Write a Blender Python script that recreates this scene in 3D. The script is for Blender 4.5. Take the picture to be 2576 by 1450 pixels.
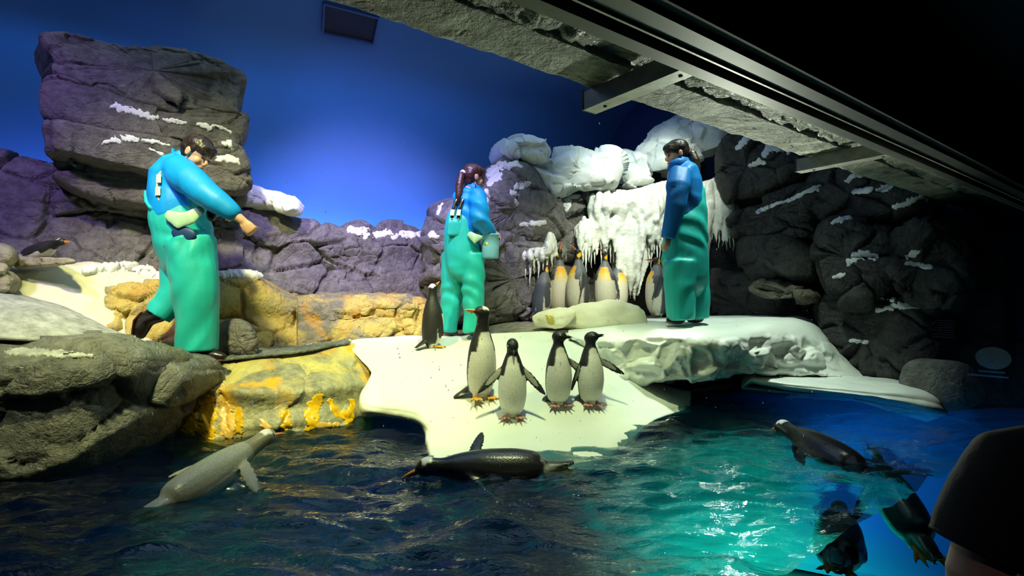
import bpy, bmesh, math, random
import numpy as np
from mathutils import Vector, Matrix
from mathutils.bvhtree import BVHTree

for _o in list(bpy.data.objects):
    bpy.data.objects.remove(_o, do_unlink=True)
C = bpy.context.scene.collection
SC = bpy.context.scene

# ------------------------------------------------------------------ camera, world, lights, exposure
# World: x right, y forward, z up, pool water level is z = 0, the phone is 0.9 m above the water.
FPX, CX, CY, HOR, CAMZ = 1350.0, 1288.0, 725.0, 760.0, 0.9
PITCH = math.atan((HOR - CY) / FPX)
cam = bpy.data.objects.new('camera', bpy.data.cameras.new('camera'))
C.objects.link(cam)
cam.data.sensor_width = 36.0
cam.data.lens = FPX * 36.0 / 2576.0
cam.data.clip_start = 0.02
cam.data.clip_end = 100
cam.location = (0, 0, CAMZ)
cam.rotation_euler = (math.pi / 2 + PITCH, 0, 0)
SC.camera = cam

# the viewing window runs obliquely: g along the glass (to the far right), n away from the glass
GV = Vector((0.807, 0.590, 0)).normalized()
NV = Vector((-GV.y, GV.x, 0))
def W(g, n, z):
    return Vector((GV.x * g + NV.x * n, GV.y * g + NV.y * n, z))
def U(px, py, d):
    """point seen at pixel (px, py) of the photograph whose forward distance is d metres"""
    vx, vz = (px - CX) / FPX, -(py - CY) / FPX
    c, s = math.cos(PITCH), math.sin(PITCH)
    y, z = c - s * vz, s + c * vz
    k = d / y
    return Vector((vx * k, d, CAMZ + z * k))
def dn(px, n):
    u = (px - CX) / FPX
    return n / (NV.y + NV.x * u)
def dg_(px, g):
    u = (px - CX) / FPX
    return g / (GV.y + GV.x * u)
def UN(px, py, n): return U(px, py, dn(px, n))
def UG(px, py, g): return U(px, py, dg_(px, g))
def dz(py, z):
    """forward distance at which a pixel row meets height z"""
    vz = -(py - CY) / FPX
    c, s = math.cos(PITCH), math.sin(PITCH)
    return (z - CAMZ) * (c - s * vz) / (s + c * vz)
def UZ(px, py, z): return U(px, py, dz(py, z))

wd = bpy.data.worlds.new('world'); SC.world = wd; wd.use_nodes = True
wd.node_tree.nodes['Background'].inputs[0].default_value = (0.25, 0.4, 0.6, 1)
wd.node_tree.nodes['Background'].inputs[1].default_value = 0.012
SC.view_settings.view_transform = 'Standard'
SC.view_settings.look = 'None'
SC.view_settings.exposure = 0.0
SC.view_settings.gamma = 1.0
SC.view_settings.use_curve_mapping = False

def spot(name, loc, target, power, color, angle=60, blend=0.6, size=0.12):
    l = bpy.data.lights.new(name, 'SPOT')
    l.energy = power; l.color = color; l.spot_size = math.radians(angle); l.spot_blend = blend
    l.shadow_soft_size = size
    o = bpy.data.objects.new(name, l); C.objects.link(o)
    o.location = loc
    o.rotation_euler = (Vector(target) - Vector(loc)).to_track_quat('-Z', 'Y').to_euler()
    return o
def area(name, loc, target, power, color, sx, sy, spread=180, along=None):
    l = bpy.data.lights.new(name, 'AREA')
    l.shape = 'RECTANGLE'; l.size = sx; l.size_y = sy; l.energy = power; l.color = color
    l.spread = math.radians(spread)
    o = bpy.data.objects.new(name, l); C.objects.link(o)
    z = -(Vector(target) - Vector(loc)).normalized()
    x = Vector(along) if along else Vector((1, 0, 0))
    x = (x - z * x.dot(z)).normalized(); y = z.cross(x)
    m = Matrix((x, y, z)).transposed().to_4x4(); m.translation = Vector(loc)
    o.matrix_world = m
    return o

SC.cycles.adaptive_threshold = 0.05
SC.cycles.max_bounces = 5
SC.cycles.diffuse_bounces = 2
SC.cycles.glossy_bounces = 2
SC.cycles.transmission_bounces = 4
SC.cycles.transparent_max_bounces = 10
SC.cycles.caustics_reflective = False
SC.cycles.caustics_refractive = False
# exhibit ceiling spots behind the lintel
spot('spot_ice_centre', W(1.9, 2.3, 3.9), U(1270, 960, 4.1), 540, (0.90, 1.0, 0.50), 60, 0.8)
spot('spot_ice_right', W(4.0, 2.2, 3.9), U(1880, 840, 4.5), 560, (0.86, 1.0, 0.82), 50, 0.9)
spot('spot_ledge', W(-0.6, 2.4, 3.9), U(690, 860, 4.3), 880, (1.0, 0.95, 0.38), 60, 0.8)
spot('spot_ice_wall', W(3.6, 2.4, 3.9), U(1580, 600, 6.7), 560, (0.95, 1.0, 0.80), 44, 0.9)
spot('spot_kings', W(2.6, 2.0, 3.6), U(1440, 740, 6.1), 460, (1.0, 1.0, 0.66), 34, 0.9)
spot('spot_left_rock', W(-1.0, 1.9, 3.6), U(220, 900, 3.2), 190, (0.95, 1.0, 0.66), 55, 0.9)
# coloured washes
spot('spot_violet_left', W(-1.6, 2.8, 3.7), U(230, 640, 4.3), 360, (0.46, 0.27, 1.0), 52, 1.0)
spot('spot_violet_centre', W(1.2, 3.0, 3.9), U(980, 590, 5.8), 1000, (0.60, 0.46, 1.0), 58, 0.9)
spot('spot_wall_blue', W(0.6, 3.2, 3.0), UN(960, 345, 6.2), 60, (0.32, 0.25, 1.0), 42, 1.0)
# blue strip lamps standing behind the rock parapet, washing the backdrop upwards
area('strip_blue_middle', W(1.3, 5.98, 1.45), W(1.3, 6.2, 2.2), 60, (0.07, 0.40, 1.0), 4.6, 0.06, 180, GV)
area('strip_blue_left', W(-3.6, 5.98, 1.75), W(-3.6, 6.2, 2.6), 24, (0.07, 0.40, 1.0), 2.6, 0.06, 180, GV)
# wide dim house light over the exhibit
area('house_light', W(1.5, 4.0, 3.95), W(1.5, 4.0, 0), 40, (0.55, 0.75, 1.0), 6.0, 2.0, 180, GV)
# low fill added at the pool edge to brighten the underside of the lintel
spot('lintel_fill', W(3.9, 2.4, 0.75), W(2.2, 1.3, 1.8), 130, (0.95, 1.0, 0.82), 110, 0.9, 0.05)
# under-water lamps of the pool
spot('pool_lamp_right', W(2.7, 1.25, -0.25), W(3.6, 1.9, -1.6), 1300, (0.01, 1.0, 0.42), 84, 1.0, 0.1)
spot('pool_lamp_far', W(4.2, 1.5, -0.5), W(5.2, 1.6, -0.9), 60, (0.03, 0.30, 0.95), 150, 1.0, 0.1)
spot('pool_lamp_left', W(0.4, 1.4, -0.6), W(1.2, 3.0, -1.3), 14, (0.03, 0.16, 0.9), 120, 1.0, 0.1)
# dim warm fill added behind the viewer to lift the visitor's arm
spot('arm_fill', W(-0.6, -2.2, 1.95), U(2480, 1350, 1.3), 14, (1.0, 0.85, 0.7), 40, 0.8, 0.02)

# ------------------------------------------------------------------ numeric helpers
def _hash(ix, iy, iz, s):
    ix = ix.astype(np.int64); iy = iy.astype(np.int64); iz = iz.astype(np.int64)
    h = (ix * 374761393 + iy * 668265263 + iz * 1274126177 + s * 974634777) & 0xFFFFFFFF
    h = ((h ^ (h >> 13)) * 1274126177) & 0xFFFFFFFF
    h = ((h ^ (h >> 16)) * 2246822519) & 0xFFFFFFFF
    return ((h ^ (h >> 15)) & 0xFFFFFF) / float(0xFFFFFF)
def vnoise(P, seed=0):
    I = np.floor(P); f = P - I; f = f * f * f * (f * (f * 6 - 15) + 10)
    r = 0
    for dx in (0, 1):
        wx = f[:, 0] if dx else 1 - f[:, 0]
        for dy in (0, 1):
            wy = f[:, 1] if dy else 1 - f[:, 1]
            for dz_ in (0, 1):
                wz = f[:, 2] if dz_ else 1 - f[:, 2]
                r = r + wx * wy * wz * _hash(I[:, 0] + dx, I[:, 1] + dy, I[:, 2] + dz_, seed)
    return r * 2 - 1
def fbm(P, freq, octv=4, seed=0, gain=0.5):
    P = np.asarray(P, float) * freq
    a, r, t = 1.0, 0, 0
    for k in range(octv):
        r = r + a * vnoise(P + 17.3 * k, seed + k * 7); t += a
        P = P * 2.03; a *= gain
    return r / t
def voro(P, freq, seed=0, facets=False):
    """F1, F2 - F1 and a random value of the nearest cell"""
    P = np.asarray(P, float) * freq
    I = np.floor(P)
    f1 = np.full(len(P), 9.0); f2 = np.full(len(P), 9.0); cid = np.zeros(len(P)); tilt = np.zeros(len(P))
    for dx in (-1, 0, 1):
        for dy in (-1, 0, 1):
            for dz_ in (-1, 0, 1):
                a, b, c = I[:, 0] + dx, I[:, 1] + dy, I[:, 2] + dz_
                q = np.stack([a + _hash(a, b, c, seed), b + _hash(a, b, c, seed + 1), c + _hash(a, b, c, seed + 2)], 1)
                d = np.sqrt(((q - P) ** 2).sum(1))
                h = _hash(a, b, c, seed + 3)
                near = d < f1
                if facets:
                    tv = (P[:, 0] - q[:, 0]) * (2 * _hash(a, b, c, seed + 11) - 1) + (P[:, 1] - q[:, 1]) * (2 * _hash(a, b, c, seed + 12) - 1) + (P[:, 2] - q[:, 2]) * (2 * _hash(a, b, c, seed + 13) - 1)
                    tilt = np.where(near, tv, tilt)
                f2 = np.where(near, f1, np.minimum(f2, d))
                cid = np.where(near, h, cid)
                f1 = np.where(near, d, f1)
    return (f1, f2 - f1, cid, tilt) if facets else (f1, f2 - f1, cid)
def catmull(ctrl, n):
    """resample control points along axis 0 into n points"""
    ctrl = np.asarray(ctrl, float); m = len(ctrl)
    t = np.linspace(0, m - 1, n); i = np.clip(np.floor(t).astype(int), 0, m - 2); f = t - i
    p0 = ctrl[np.clip(i - 1, 0, m - 1)]; p1 = ctrl[i]; p2 = ctrl[i + 1]; p3 = ctrl[np.clip(i + 2, 0, m - 1)]
    sh = (-1,) + (1,) * (ctrl.ndim - 1); f = f.reshape(sh)
    return 0.5 * (2 * p1 + (p2 - p0) * f + (2 * p0 - 5 * p1 + 4 * p2 - p3) * f * f + (3 * p1 - p0 - 3 * p2 + p3) * f ** 3)
def grid_normals(G):
    du = np.gradient(G, axis=0); dv = np.gradient(G, axis=1)
    N = np.cross(du, dv); L = np.linalg.norm(N, axis=2, keepdims=True)
    return N / np.maximum(L, 1e-9)
def vert_normals(V, F):
    N = np.zeros_like(V); F = np.asarray(F)
    a = V[F[:, 0]]; b = V[F[:, 1]]; c = V[F[:, 2]]; d = V[F[:, -1]]
    fn = np.cross(c - a, d - b) if F.shape[1] == 4 else np.cross(b - a, c - a)
    for k in range(F.shape[1]): np.add.at(N, F[:, k], fn)
    return N / np.maximum(np.linalg.norm(N, axis=1, keepdims=True), 1e-9)
def sstep(x, a, b):
    t = np.clip((x - a) / (b - a), 0, 1); return t * t * (3 - 2 * t)

# ------------------------------------------------------------------ object helpers
def mesh_np(name, V, F, smooth=True):
    V = np.asarray(V, float)
    me = bpy.data.meshes.new(name)
    if isinstance(F, np.ndarray):
        k = F.shape[1]
        me.vertices.add(len(V)); me.vertices.foreach_set('co', V.astype(np.float32).ravel())
        me.loops.add(F.size); me.loops.foreach_set('vertex_index', F.astype(np.int32).ravel())
        me.polygons.add(len(F)); me.polygons.foreach_set('loop_start', np.arange(0, F.size, k, dtype=np.int32))
        me.update(calc_edges=True); me.validate()
    else:
        me.from_pydata([tuple(v) for v in V], [], F)
    if smooth and len(me.polygons):
        me.polygons.foreach_set('use_smooth', np.ones(len(me.polygons), bool))
    me.update()
    return me
def props(o, label=None, cat=None, group=None, kind=None):
    if label: o['label'] = label
    if cat: o['category'] = cat
    if group: o['group'] = group
    if kind: o['kind'] = kind
    return o
def empty(name, loc=(0, 0, 0), label=None, cat=None, group=None):
    o = bpy.data.objects.new(name, None); C.objects.link(o); o.location = loc
    o.empty_display_size = 0.1
    return props(o, label, cat, group)
def obj(name, V, F, mat, parent=None, smooth=True, label=None, cat=None, group=None, kind=None, rebase=True):
    """one mesh object from world-space vertices; its origin goes to the middle of its foot"""
    V = np.asarray(V, float)
    off = np.zeros(3)
    if rebase:
        lo, hi = V.min(0), V.max(0); off = np.array([(lo[0] + hi[0]) / 2, (lo[1] + hi[1]) / 2, lo[2]])
    me = mesh_np(name, V - off, F, smooth)
    o = bpy.data.objects.new(name, me); C.objects.link(o)
    if mat: me.materials.append(mat)
    if parent is not None:
        o.parent = parent
        pl = Vector(parent.location)
        o.location = Vector(off) - pl
    else:
        o.location = off
    return props(o, label, cat, group, kind)
def child(name, me, mat, parent):
    """a part whose mesh is already in the parent's local space"""
    o = bpy.data.objects.new(name, me); C.objects.link(o)
    if mat and not me.materials: me.materials.append(mat)
    o.parent = parent
    return o
def join(parts):
    """merge (V, F) lists; faces as lists"""
    VV, FF, k = [], [], 0
    for V, F in parts:
        VV.append(np.asarray(V, float)); FF += [[int(i) + k for i in f] for f in F]; k += len(V)
    return np.concatenate(VV), FF
def box_vf(c, ax, ay, az):
    """box from centre and three half-axis vectors"""
    c, ax, ay, az = (np.array(v, float) for v in (c, ax, ay, az))
    V = [c + sx * ax + sy * ay + sz * az for sx in (-1, 1) for sy in (-1, 1) for sz in (-1, 1)]
    F = [[0, 1, 3, 2], [4, 6, 7, 5], [0, 4, 5, 1], [2, 3, 7, 6], [0, 2, 6, 4], [1, 5, 7, 3]]
    return np.array(V), F
def tube_vf(pts, radii, seg=12, side=None, caps=True):
    """swept tube; each radius is a number or (a, b) with a along `side`"""
    P = [np.array(p, float) for p in pts]; n = len(P)
    R = [(r, r) if np.isscalar(r) else tuple(r) for r in radii]
    T = []
    for i in range(n):
        t = P[min(i + 1, n - 1)] - P[max(i - 1, 0)]
        T.append(t / max(np.linalg.norm(t), 1e-9))
    ref = np.array(side if side is not None else ((0, 0, 1) if abs(T[0][2]) < 0.8 else (1, 0, 0)), float)
    V, F = [], []
    rings = []
    def ring(c, t, a, b):
        nonlocal ref
        x = ref - t * ref.dot(t); x /= max(np.linalg.norm(x), 1e-9)
        if side is None: ref = x
        y = np.cross(t, x); s = len(V)
        for k in range(seg):
            q = 2 * math.pi * k / seg
            V.append(c + x * a * math.cos(q) + y * b * math.sin(q))
        rings.append(s)
    if caps:
        a, b = R[0]
        m = min(a, b)
        for h, k in ((0.85, 0.5), (0.5, 0.84)): ring(P[0] - T[0] * m * h, T[0], a * k, b * k)
    for i in range(n): ring(P[i], T[i], *R[i])
    if caps:
        a, b = R[-1]; m = min(a, b)
        for h, k in ((0.5, 0.84), (0.85, 0.5)): ring(P[-1] + T[-1] * m * h, T[-1], a * k, b * k)
    for s0, s1 in zip(rings[:-1], rings[1:]):
        for k in range(seg):
            F.append([s0 + k, s0 + (k + 1) % seg, s1 + (k + 1) % seg, s1 + k])
    F.append([rings[0] + k for k in reversed(range(seg))]); F.append([rings[-1] + k for k in range(seg)])
    return np.array(V), F
_ICO = {}
def ico(sub):
    if sub not in _ICO:
        bm = bmesh.new(); bmesh.ops.create_icosphere(bm, subdivisions=sub, radius=1.0)
        _ICO[sub] = (np.array([v.co[:] for v in bm.verts]), np.array([[v.index for v in f.verts] for f in bm.faces]))
        bm.free()
    return _ICO[sub]
def ell_vf(c, r, axes=None, sub=3):
    V, F = ico(sub); V = V * np.array(r, float)
    if axes is not None: V = V @ np.array([list(a) for a in axes], float)
    return V + np.array(c, float), [list(f) for f in F]
def remesh(parts, voxel, smooth=4, name='m'):
    """fuse closed shapes into one continuous surface; returns numpy verts and quad faces"""
    V, F = join(parts)
    me = mesh_np(name, V, F, False)
    o = bpy.data.objects.new(name, me); C.objects.link(o)
    m = o.modifiers.new('r', 'REMESH'); m.mode = 'VOXEL'; m.voxel_size = voxel; m.use_smooth_shade = True
    if smooth:
        s = o.modifiers.new('s', 'SMOOTH'); s.factor = 0.5; s.iterations = smooth
    dg = bpy.context.evaluated_depsgraph_get()
    m2 = bpy.data.meshes.new_from_object(o.evaluated_get(dg))
    V2 = np.zeros(len(m2.vertices) * 3, np.float32); m2.vertices.foreach_get('co', V2)
    F2 = [list(p.vertices) for p in m2.polygons]
    bpy.data.objects.remove(o, do_unlink=True); bpy.data.meshes.remove(me); bpy.data.meshes.remove(m2)
    F2 = [f for f in F2 if len(f) == 4]
    return V2.reshape(-1, 3).astype(float), np.array(F2)
def paint(me, cols):
    a = me.color_attributes.new('Col', 'FLOAT_COLOR', 'POINT')
    c = np.concatenate([np.asarray(cols, np.float32), np.ones((len(cols), 1), np.float32)], 1)
    a.data.foreach_set('color', c.ravel())

# ------------------------------------------------------------------ materials
def mat_base(name):
    m = bpy.data.materials.new(name); m.use_nodes = True
    nt = m.node_tree; nt.nodes.clear()
    out = nt.nodes.new('ShaderNodeOutputMaterial'); b = nt.nodes.new('ShaderNodeBsdfPrincipled')
    nt.links.new(b.outputs[0], out.inputs[0])
    return m, nt, b
def nd(nt, t, **kw):
    n = nt.nodes.new('ShaderNode' + t)
    for k, v in kw.items():
        if k in n.inputs: n.inputs[k].default_value = v
        else: setattr(n, k, v)
    return n
def ramp(nt, fac, stops):
    r = nt.nodes.new('ShaderNodeValToRGB'); e = r.color_ramp.elements
    while len(e) > 1: e.remove(e[-1])
    e[0].position = stops[0][0]; e[0].color = (*stops[0][1], 1)
    for p, c in stops[1:]:
        x = e.new(p); x.color = (*c, 1)
    nt.links.new(fac, r.inputs[0]); return r.outputs[0]
def coords(nt, scale=(1, 1, 1)):
    t = nd(nt, 'TexCoord'); mp = nd(nt, 'Mapping'); mp.inputs['Scale'].default_value = scale
    nt.links.new(t.outputs['Object'], mp.inputs[0]); return mp.outputs[0]
def mixc(nt, fac, a, b, blend='MIX'):
    m = nt.nodes.new('ShaderNodeMix'); m.data_type = 'RGBA'; m.blend_type = blend
    for s, v in ((m.inputs[0], fac), (m.inputs[6], a), (m.inputs[7], b)):
        if hasattr(v, 'node'): nt.links.new(v, s)
        else: s.default_value = v if np.isscalar(v) else (*v, 1)
    return m.outputs[2]
def bump(nt, b, fac, strength, dist):
    bp = nd(nt, 'Bump'); bp.inputs['Strength'].default_value = strength; bp.inputs['Distance'].default_value = dist
    nt.links.new(fac, bp.inputs['Height']); nt.links.new(bp.outputs[0], b.inputs['Normal']); return bp
def M_plain(name, col, rough=0.5, metal=0.0, spec=0.5, noise=0.0, nscale=40, bstr=0.0, sheen=0.0):
    m, nt, b = mat_base(name)
    b.inputs['Roughness'].default_value = rough; b.inputs['Metallic'].default_value = metal
    b.inputs['Specular IOR Level'].default_value = spec
    b.inputs['Base Color'].default_value = (*col, 1)
    if noise or bstr:
        n = nd(nt, 'TexNoise', Scale=nscale, Detail=5.0); nt.links.new(coords(nt), n.inputs['Vector'])
        if noise:
            lo = tuple(c * (1 - noise) for c in col); hi = tuple(min(1, c * (1 + noise)) for c in col)
            nt.links.new(ramp(nt, n.outputs['Fac'], [(0.3, lo), (0.7, hi)]), b.inputs['Base Color'])
        if bstr: bump(nt, b, n.outputs['Fac'], bstr, 0.01)
    return m
def M_rock(name, dark, light, rough=0.75, stain=None, stain2=None, amt=0.5, sscale=3.0, stretch=(1, 1, 1), bstr=0.6, spec=0.4, seed=0.0, wet=0.0):
    m, nt, b = mat_base(name)
    co = coords(nt)
    n1 = nd(nt, 'TexNoise', Scale=2.3, Detail=4.0, Roughness=0.65); nt.links.new(co, n1.inputs['Vector'])
    n2 = nd(nt, 'TexNoise', Scale=14.0, Detail=3.0, Roughness=0.7); nt.links.new(co, n2.inputs['Vector'])
    base = mixc(nt, n1.outputs['Fac'], dark, light)
    f2 = ramp(nt, n2.outputs['Fac'], [(0.3, (0.55, 0.55, 0.55)), (0.7, (1.25, 1.25, 1.25))])
    base = mixc(nt, 1.0, base, f2, 'MULTIPLY')
    if stain:
        cs = coords(nt, stretch)
        for k, (col, th) in enumerate(((stain, amt), (stain2 or stain, amt - 0.08))):
            s = nd(nt, 'TexNoise', Scale=sscale * (1 + 0.7 * k), Detail=5.0, Roughness=0.62, Distortion=0.6)
            mp = nd(nt, 'Mapping'); mp.inputs['Location'].default_value = (seed + 3 * k, seed * 0.7, 5 * k)
            nt.links.new(cs, mp.inputs[0]); nt.links.new(mp.outputs[0], s.inputs['Vector'])
            f = ramp(nt, s.outputs['Fac'], [(1 - th - 0.05, (0, 0, 0)), (1 - th + 0.09, (1, 1, 1))])
            base = mixc(nt, f, base, col)
    nt.links.new(base, b.inputs['Base Color'])
    b.inputs['Specular IOR Level'].default_value = spec
    if wet:
        w = nd(nt, 'TexNoise', Scale=5.0, Detail=4.0); nt.links.new(co, w.inputs['Vector'])
        nt.links.new(ramp(nt, w.outputs['Fac'], [(0.35, (rough - wet,) * 3), (0.65, (rough,) * 3)]), b.inputs['Roughness'])
    else: b.inputs['Roughness'].default_value = rough
    n3 = nd(nt, 'TexNoise', Scale=9.0, Detail=6.0, Roughness=0.74); nt.links.new(co, n3.inputs['Vector'])
    wv = nd(nt, 'TexNoise', Scale=3.0, Detail=4.0); nt.links.new(co, wv.inputs['Vector'])
    wm = nt.nodes.new('ShaderNodeVectorMath'); wm.operation = 'MULTIPLY_ADD'
    nt.links.new(wv.outputs['Color'], wm.inputs[0]); wm.inputs[1].default_value = (0.35, 0.35, 0.35); nt.links.new(co, wm.inputs[2])
    vo = nd(nt, 'TexVoronoi', feature='DISTANCE_TO_EDGE', Scale=4.5); nt.links.new(wm.outputs[0], vo.inputs['Vector'])
    vr = ramp(nt, vo.outputs['Distance'], [(0.0, (0, 0, 0)), (0.05, (1, 1, 1))])
    ad = nt.nodes.new('ShaderNodeMath'); ad.operation = 'MULTIPLY_ADD'; nt.links.new(vr, ad.inputs[0]); ad.inputs[1].default_value = 0.10; nt.links.new(n3.outputs['Fac'], ad.inputs[2])
    bump(nt, b, ad.outputs[0], bstr, 0.05)
    return m
def M_ice(name, col, tint, rough=0.45, bstr=0.25, scale=3.0, sub=0.0, bscale=8.0):
    m, nt, b = mat_base(name)
    co = coords(nt)
    n1 = nd(nt, 'TexNoise', Scale=scale, Detail=6.0); nt.links.new(co, n1.inputs['Vector'])
    nt.links.new(ramp(nt, n1.outputs['Fac'], [(0.35, tint), (0.6, col)]), b.inputs['Base Color'])
    b.inputs['Roughness'].default_value = rough
    n3 = nd(nt, 'TexNoise', Scale=bscale, Detail=5.0, Roughness=0.6); nt.links.new(co, n3.inputs['Vector'])
    bump(nt, b, n3.outputs['Fac'], bstr, 0.04)
    if sub:
        b.inputs['Subsurface Weight'].default_value = sub
        b.inputs['Subsurface Radius'].default_value = (0.02, 0.03, 0.035)
    return m
def M_vcol(name, rough=0.5, spec=0.4, bstr=0.25, bscale=120, sheen=0.0):
    m, nt, b = mat_base(name)
    a = nd(nt, 'VertexColor', layer_name='Col')
    n = nd(nt, 'TexNoise', Scale=bscale, Detail=4.0); nt.links.new(coords(nt), n.inputs['Vector'])
    v = ramp(nt, n.outputs['Fac'], [(0.3, (0.8, 0.8, 0.8)), (0.7, (1.12, 1.12, 1.12))])
    nt.links.new(mixc(nt, 1.0, a.outputs['Color'], v, 'MULTIPLY'), b.inputs['Base Color'])
    b.inputs['Roughness'].default_value = rough; b.inputs['Specular IOR Level'].default_value = spec
    bump(nt, b, n.outputs['Fac'], bstr, 0.004)
    return m

MT = {}
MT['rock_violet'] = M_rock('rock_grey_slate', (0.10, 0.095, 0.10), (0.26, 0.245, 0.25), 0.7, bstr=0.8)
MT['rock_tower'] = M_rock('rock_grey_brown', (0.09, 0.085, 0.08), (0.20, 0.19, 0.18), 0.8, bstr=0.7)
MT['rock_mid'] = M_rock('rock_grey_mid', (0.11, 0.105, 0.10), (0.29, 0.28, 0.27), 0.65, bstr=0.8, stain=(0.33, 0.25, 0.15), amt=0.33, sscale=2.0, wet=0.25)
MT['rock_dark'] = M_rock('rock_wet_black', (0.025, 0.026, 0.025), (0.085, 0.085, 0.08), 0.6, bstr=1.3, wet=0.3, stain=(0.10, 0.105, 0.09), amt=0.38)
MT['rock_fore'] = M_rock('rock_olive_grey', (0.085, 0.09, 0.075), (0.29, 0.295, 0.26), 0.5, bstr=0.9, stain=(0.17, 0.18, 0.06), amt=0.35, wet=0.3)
MT['ledge'] = M_rock('rock_guano_stained', (0.17, 0.155, 0.11), (0.40, 0.37, 0.27), 0.45, stain=(0.62, 0.48, 0.13), stain2=(0.60, 0.33, 0.06), amt=0.52, sscale=2.6, stretch=(1, 1, 0.7), bstr=0.8, wet=0.25)
MT['shelf'] = M_rock('rock_yellow_stained', (0.25, 0.24, 0.13), (0.42, 0.41, 0.27), 0.35, stain=(0.60, 0.52, 0.16), stain2=(0.85, 0.46, 0.0), amt=0.50, sscale=1.9, stretch=(1, 1, 0.35), bstr=0.4, wet=0.2, seed=2.0)
MT['stone_tan'] = M_rock('stone_tan', (0.27, 0.24, 0.15), (0.45, 0.42, 0.30), 0.7, bstr=0.5)
MT['snow'] = M_ice('snow_white', (0.86, 0.87, 0.86), (0.74, 0.76, 0.76), 0.75, 0.35, 4.0, 0.0, 22.0)
MT['snow_cream'] = M_ice('snow_cream', (0.84, 0.82, 0.66), (0.74, 0.72, 0.52), 0.75, 0.3, 2.0, 0.0, 14.0)
MT['snow_grey'] = M_rock('snow_dirty_grey', (0.34, 0.36, 0.33), (0.52, 0.54, 0.50), 0.75, bstr=0.25)
MT['ice'] = M_ice('ice_shelf', (0.82, 0.87, 0.80), (0.72, 0.80, 0.75), 0.32, 0.16, 1.6, 0.0, 6.0)
MT['ice_block'] = M_ice('ice_block', (0.80, 0.83, 0.83), (0.62, 0.72, 0.78), 0.5, 0.35, 2.4, 0.0, 7.0)
MT['icefall'] = M_ice('icefall', (0.80, 0.81, 0.76), (0.72, 0.76, 0.72), 0.3, 0.5, 5.0, 0.0, 14.0)
MT['ground'] = M_rock('ground_grit', (0.17, 0.165, 0.13), (0.38, 0.36, 0.27), 0.8, bstr=0.8, stain=(0.45, 0.30, 0.10), amt=0.36)

# ------------------------------------------------------------------ surface builders
def rock_disp(V, N, amp=0.05, freq=2.0, crack=0.03, cfreq=2.2, seed=0, cw=0.05, strata=0.0, step=0.03, stretch=(1, 1, 1.5), tilt=0.16):
    P = V + 0.045 * np.stack([fbm(V, 3.5, 4, seed + 5, 0.6), fbm(V, 3.5, 4, seed + 6, 0.6), fbm(V, 3.5, 4, seed + 7, 0.6)], 1)
    h = 0.8 * amp * fbm(V, freq, 3, seed, 0.5) + 0.30 * amp * (0.35 - np.abs(fbm(V, freq * 5, 4, seed + 2, 0.6)))
    if crack:
        st = np.array(stretch)
        f1, e, cid, tl = voro(P * st, cfreq, seed + 20, True)
        mk = sstep(fbm(V, 1.7, 3, seed + 60), -0.25, 0.15)
        h = h - crack * mk * np.exp(-(e / cw) ** 2) + step * (cid - 0.5) + tilt / cfreq * 0.5 * tl
        f1, e, cid, tl = voro(P * st, cfreq * 3.1, seed + 40, True)
        m = sstep(fbm(V, 1.3, 2, seed + 50), -0.25, 0.25)
        h = h + m * (-0.35 * crack * np.exp(-(e / (cw * 1.3)) ** 2) + 0.25 * step * (cid - 0.5) + tilt / (cfreq * 3.1) * 0.6 * tl)
    return V + N * h[:, None]
def loft_np(ctrl, nu, nv):
    G = np.array([[list(p) for p in r] for r in ctrl], float)
    G = catmull(G, nu); G = np.swapaxes(catmull(np.swapaxes(G, 0, 1), nv), 0, 1)
    return G
def close_grid(G, back, V=None):
    """quads of the grid plus a skirt and a cap pushed back by the vector `back`"""
    R, K = G.shape[:2]
    idx = np.arange(R * K).reshape(R, K)
    Q = np.stack([idx[:-1, :-1], idx[1:, :-1], idx[1:, 1:], idx[:-1, 1:]], -1).reshape(-1, 4)
    V = G.reshape(-1, 3)
    if back is None: return V, Q
    ring = list(idx[0, :]) + list(idx[1:, -1]) + list(idx[-1, -2::-1]) + list(idx[-2:0:-1, 0])
    m = len(ring); n0 = len(V)
    VB = V[ring] + np.array(back, float)
    VC = VB.mean(0, keepdims=True)
    r = np.array(ring); j = np.arange(m); j2 = (j + 1) % m
    sk = np.stack([r, r[j2], n0 + j2, n0 + j], 1)
    cp = np.stack([n0 + j, n0 + j2, np.full(m, n0 + m), np.full(m, n0 + m)], 1)
    V = np.concatenate([V, VB, VC])
    F = [list(f) for f in Q] + [list(f) for f in sk] + [[int(a), int(b), int(c)] for a, b, c, _ in cp]
    return V, F
def loft(name, ctrl, nu, nv, mat, back=None, parent=None, disp=None, kw=None, **lab):
    G = loft_np(ctrl, nu, nv)
    N = grid_normals(G)
    mid = G.reshape(-1, 3)
    view = np.array([0, 0, CAMZ]) - mid
    if (np.sum(N.reshape(-1, 3) * view, 1) > 0).mean() < 0.5: N = -N; G = G[:, ::-1]; N = N[:, ::-1]
    V = G.reshape(-1, 3)
    if disp is not None: V = disp(V, N.reshape(-1, 3), **(kw or {}))
    G = V.reshape(G.shape)
    V, F = close_grid(G, back)
    return obj(name, V, F, mat, parent, **lab)
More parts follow.
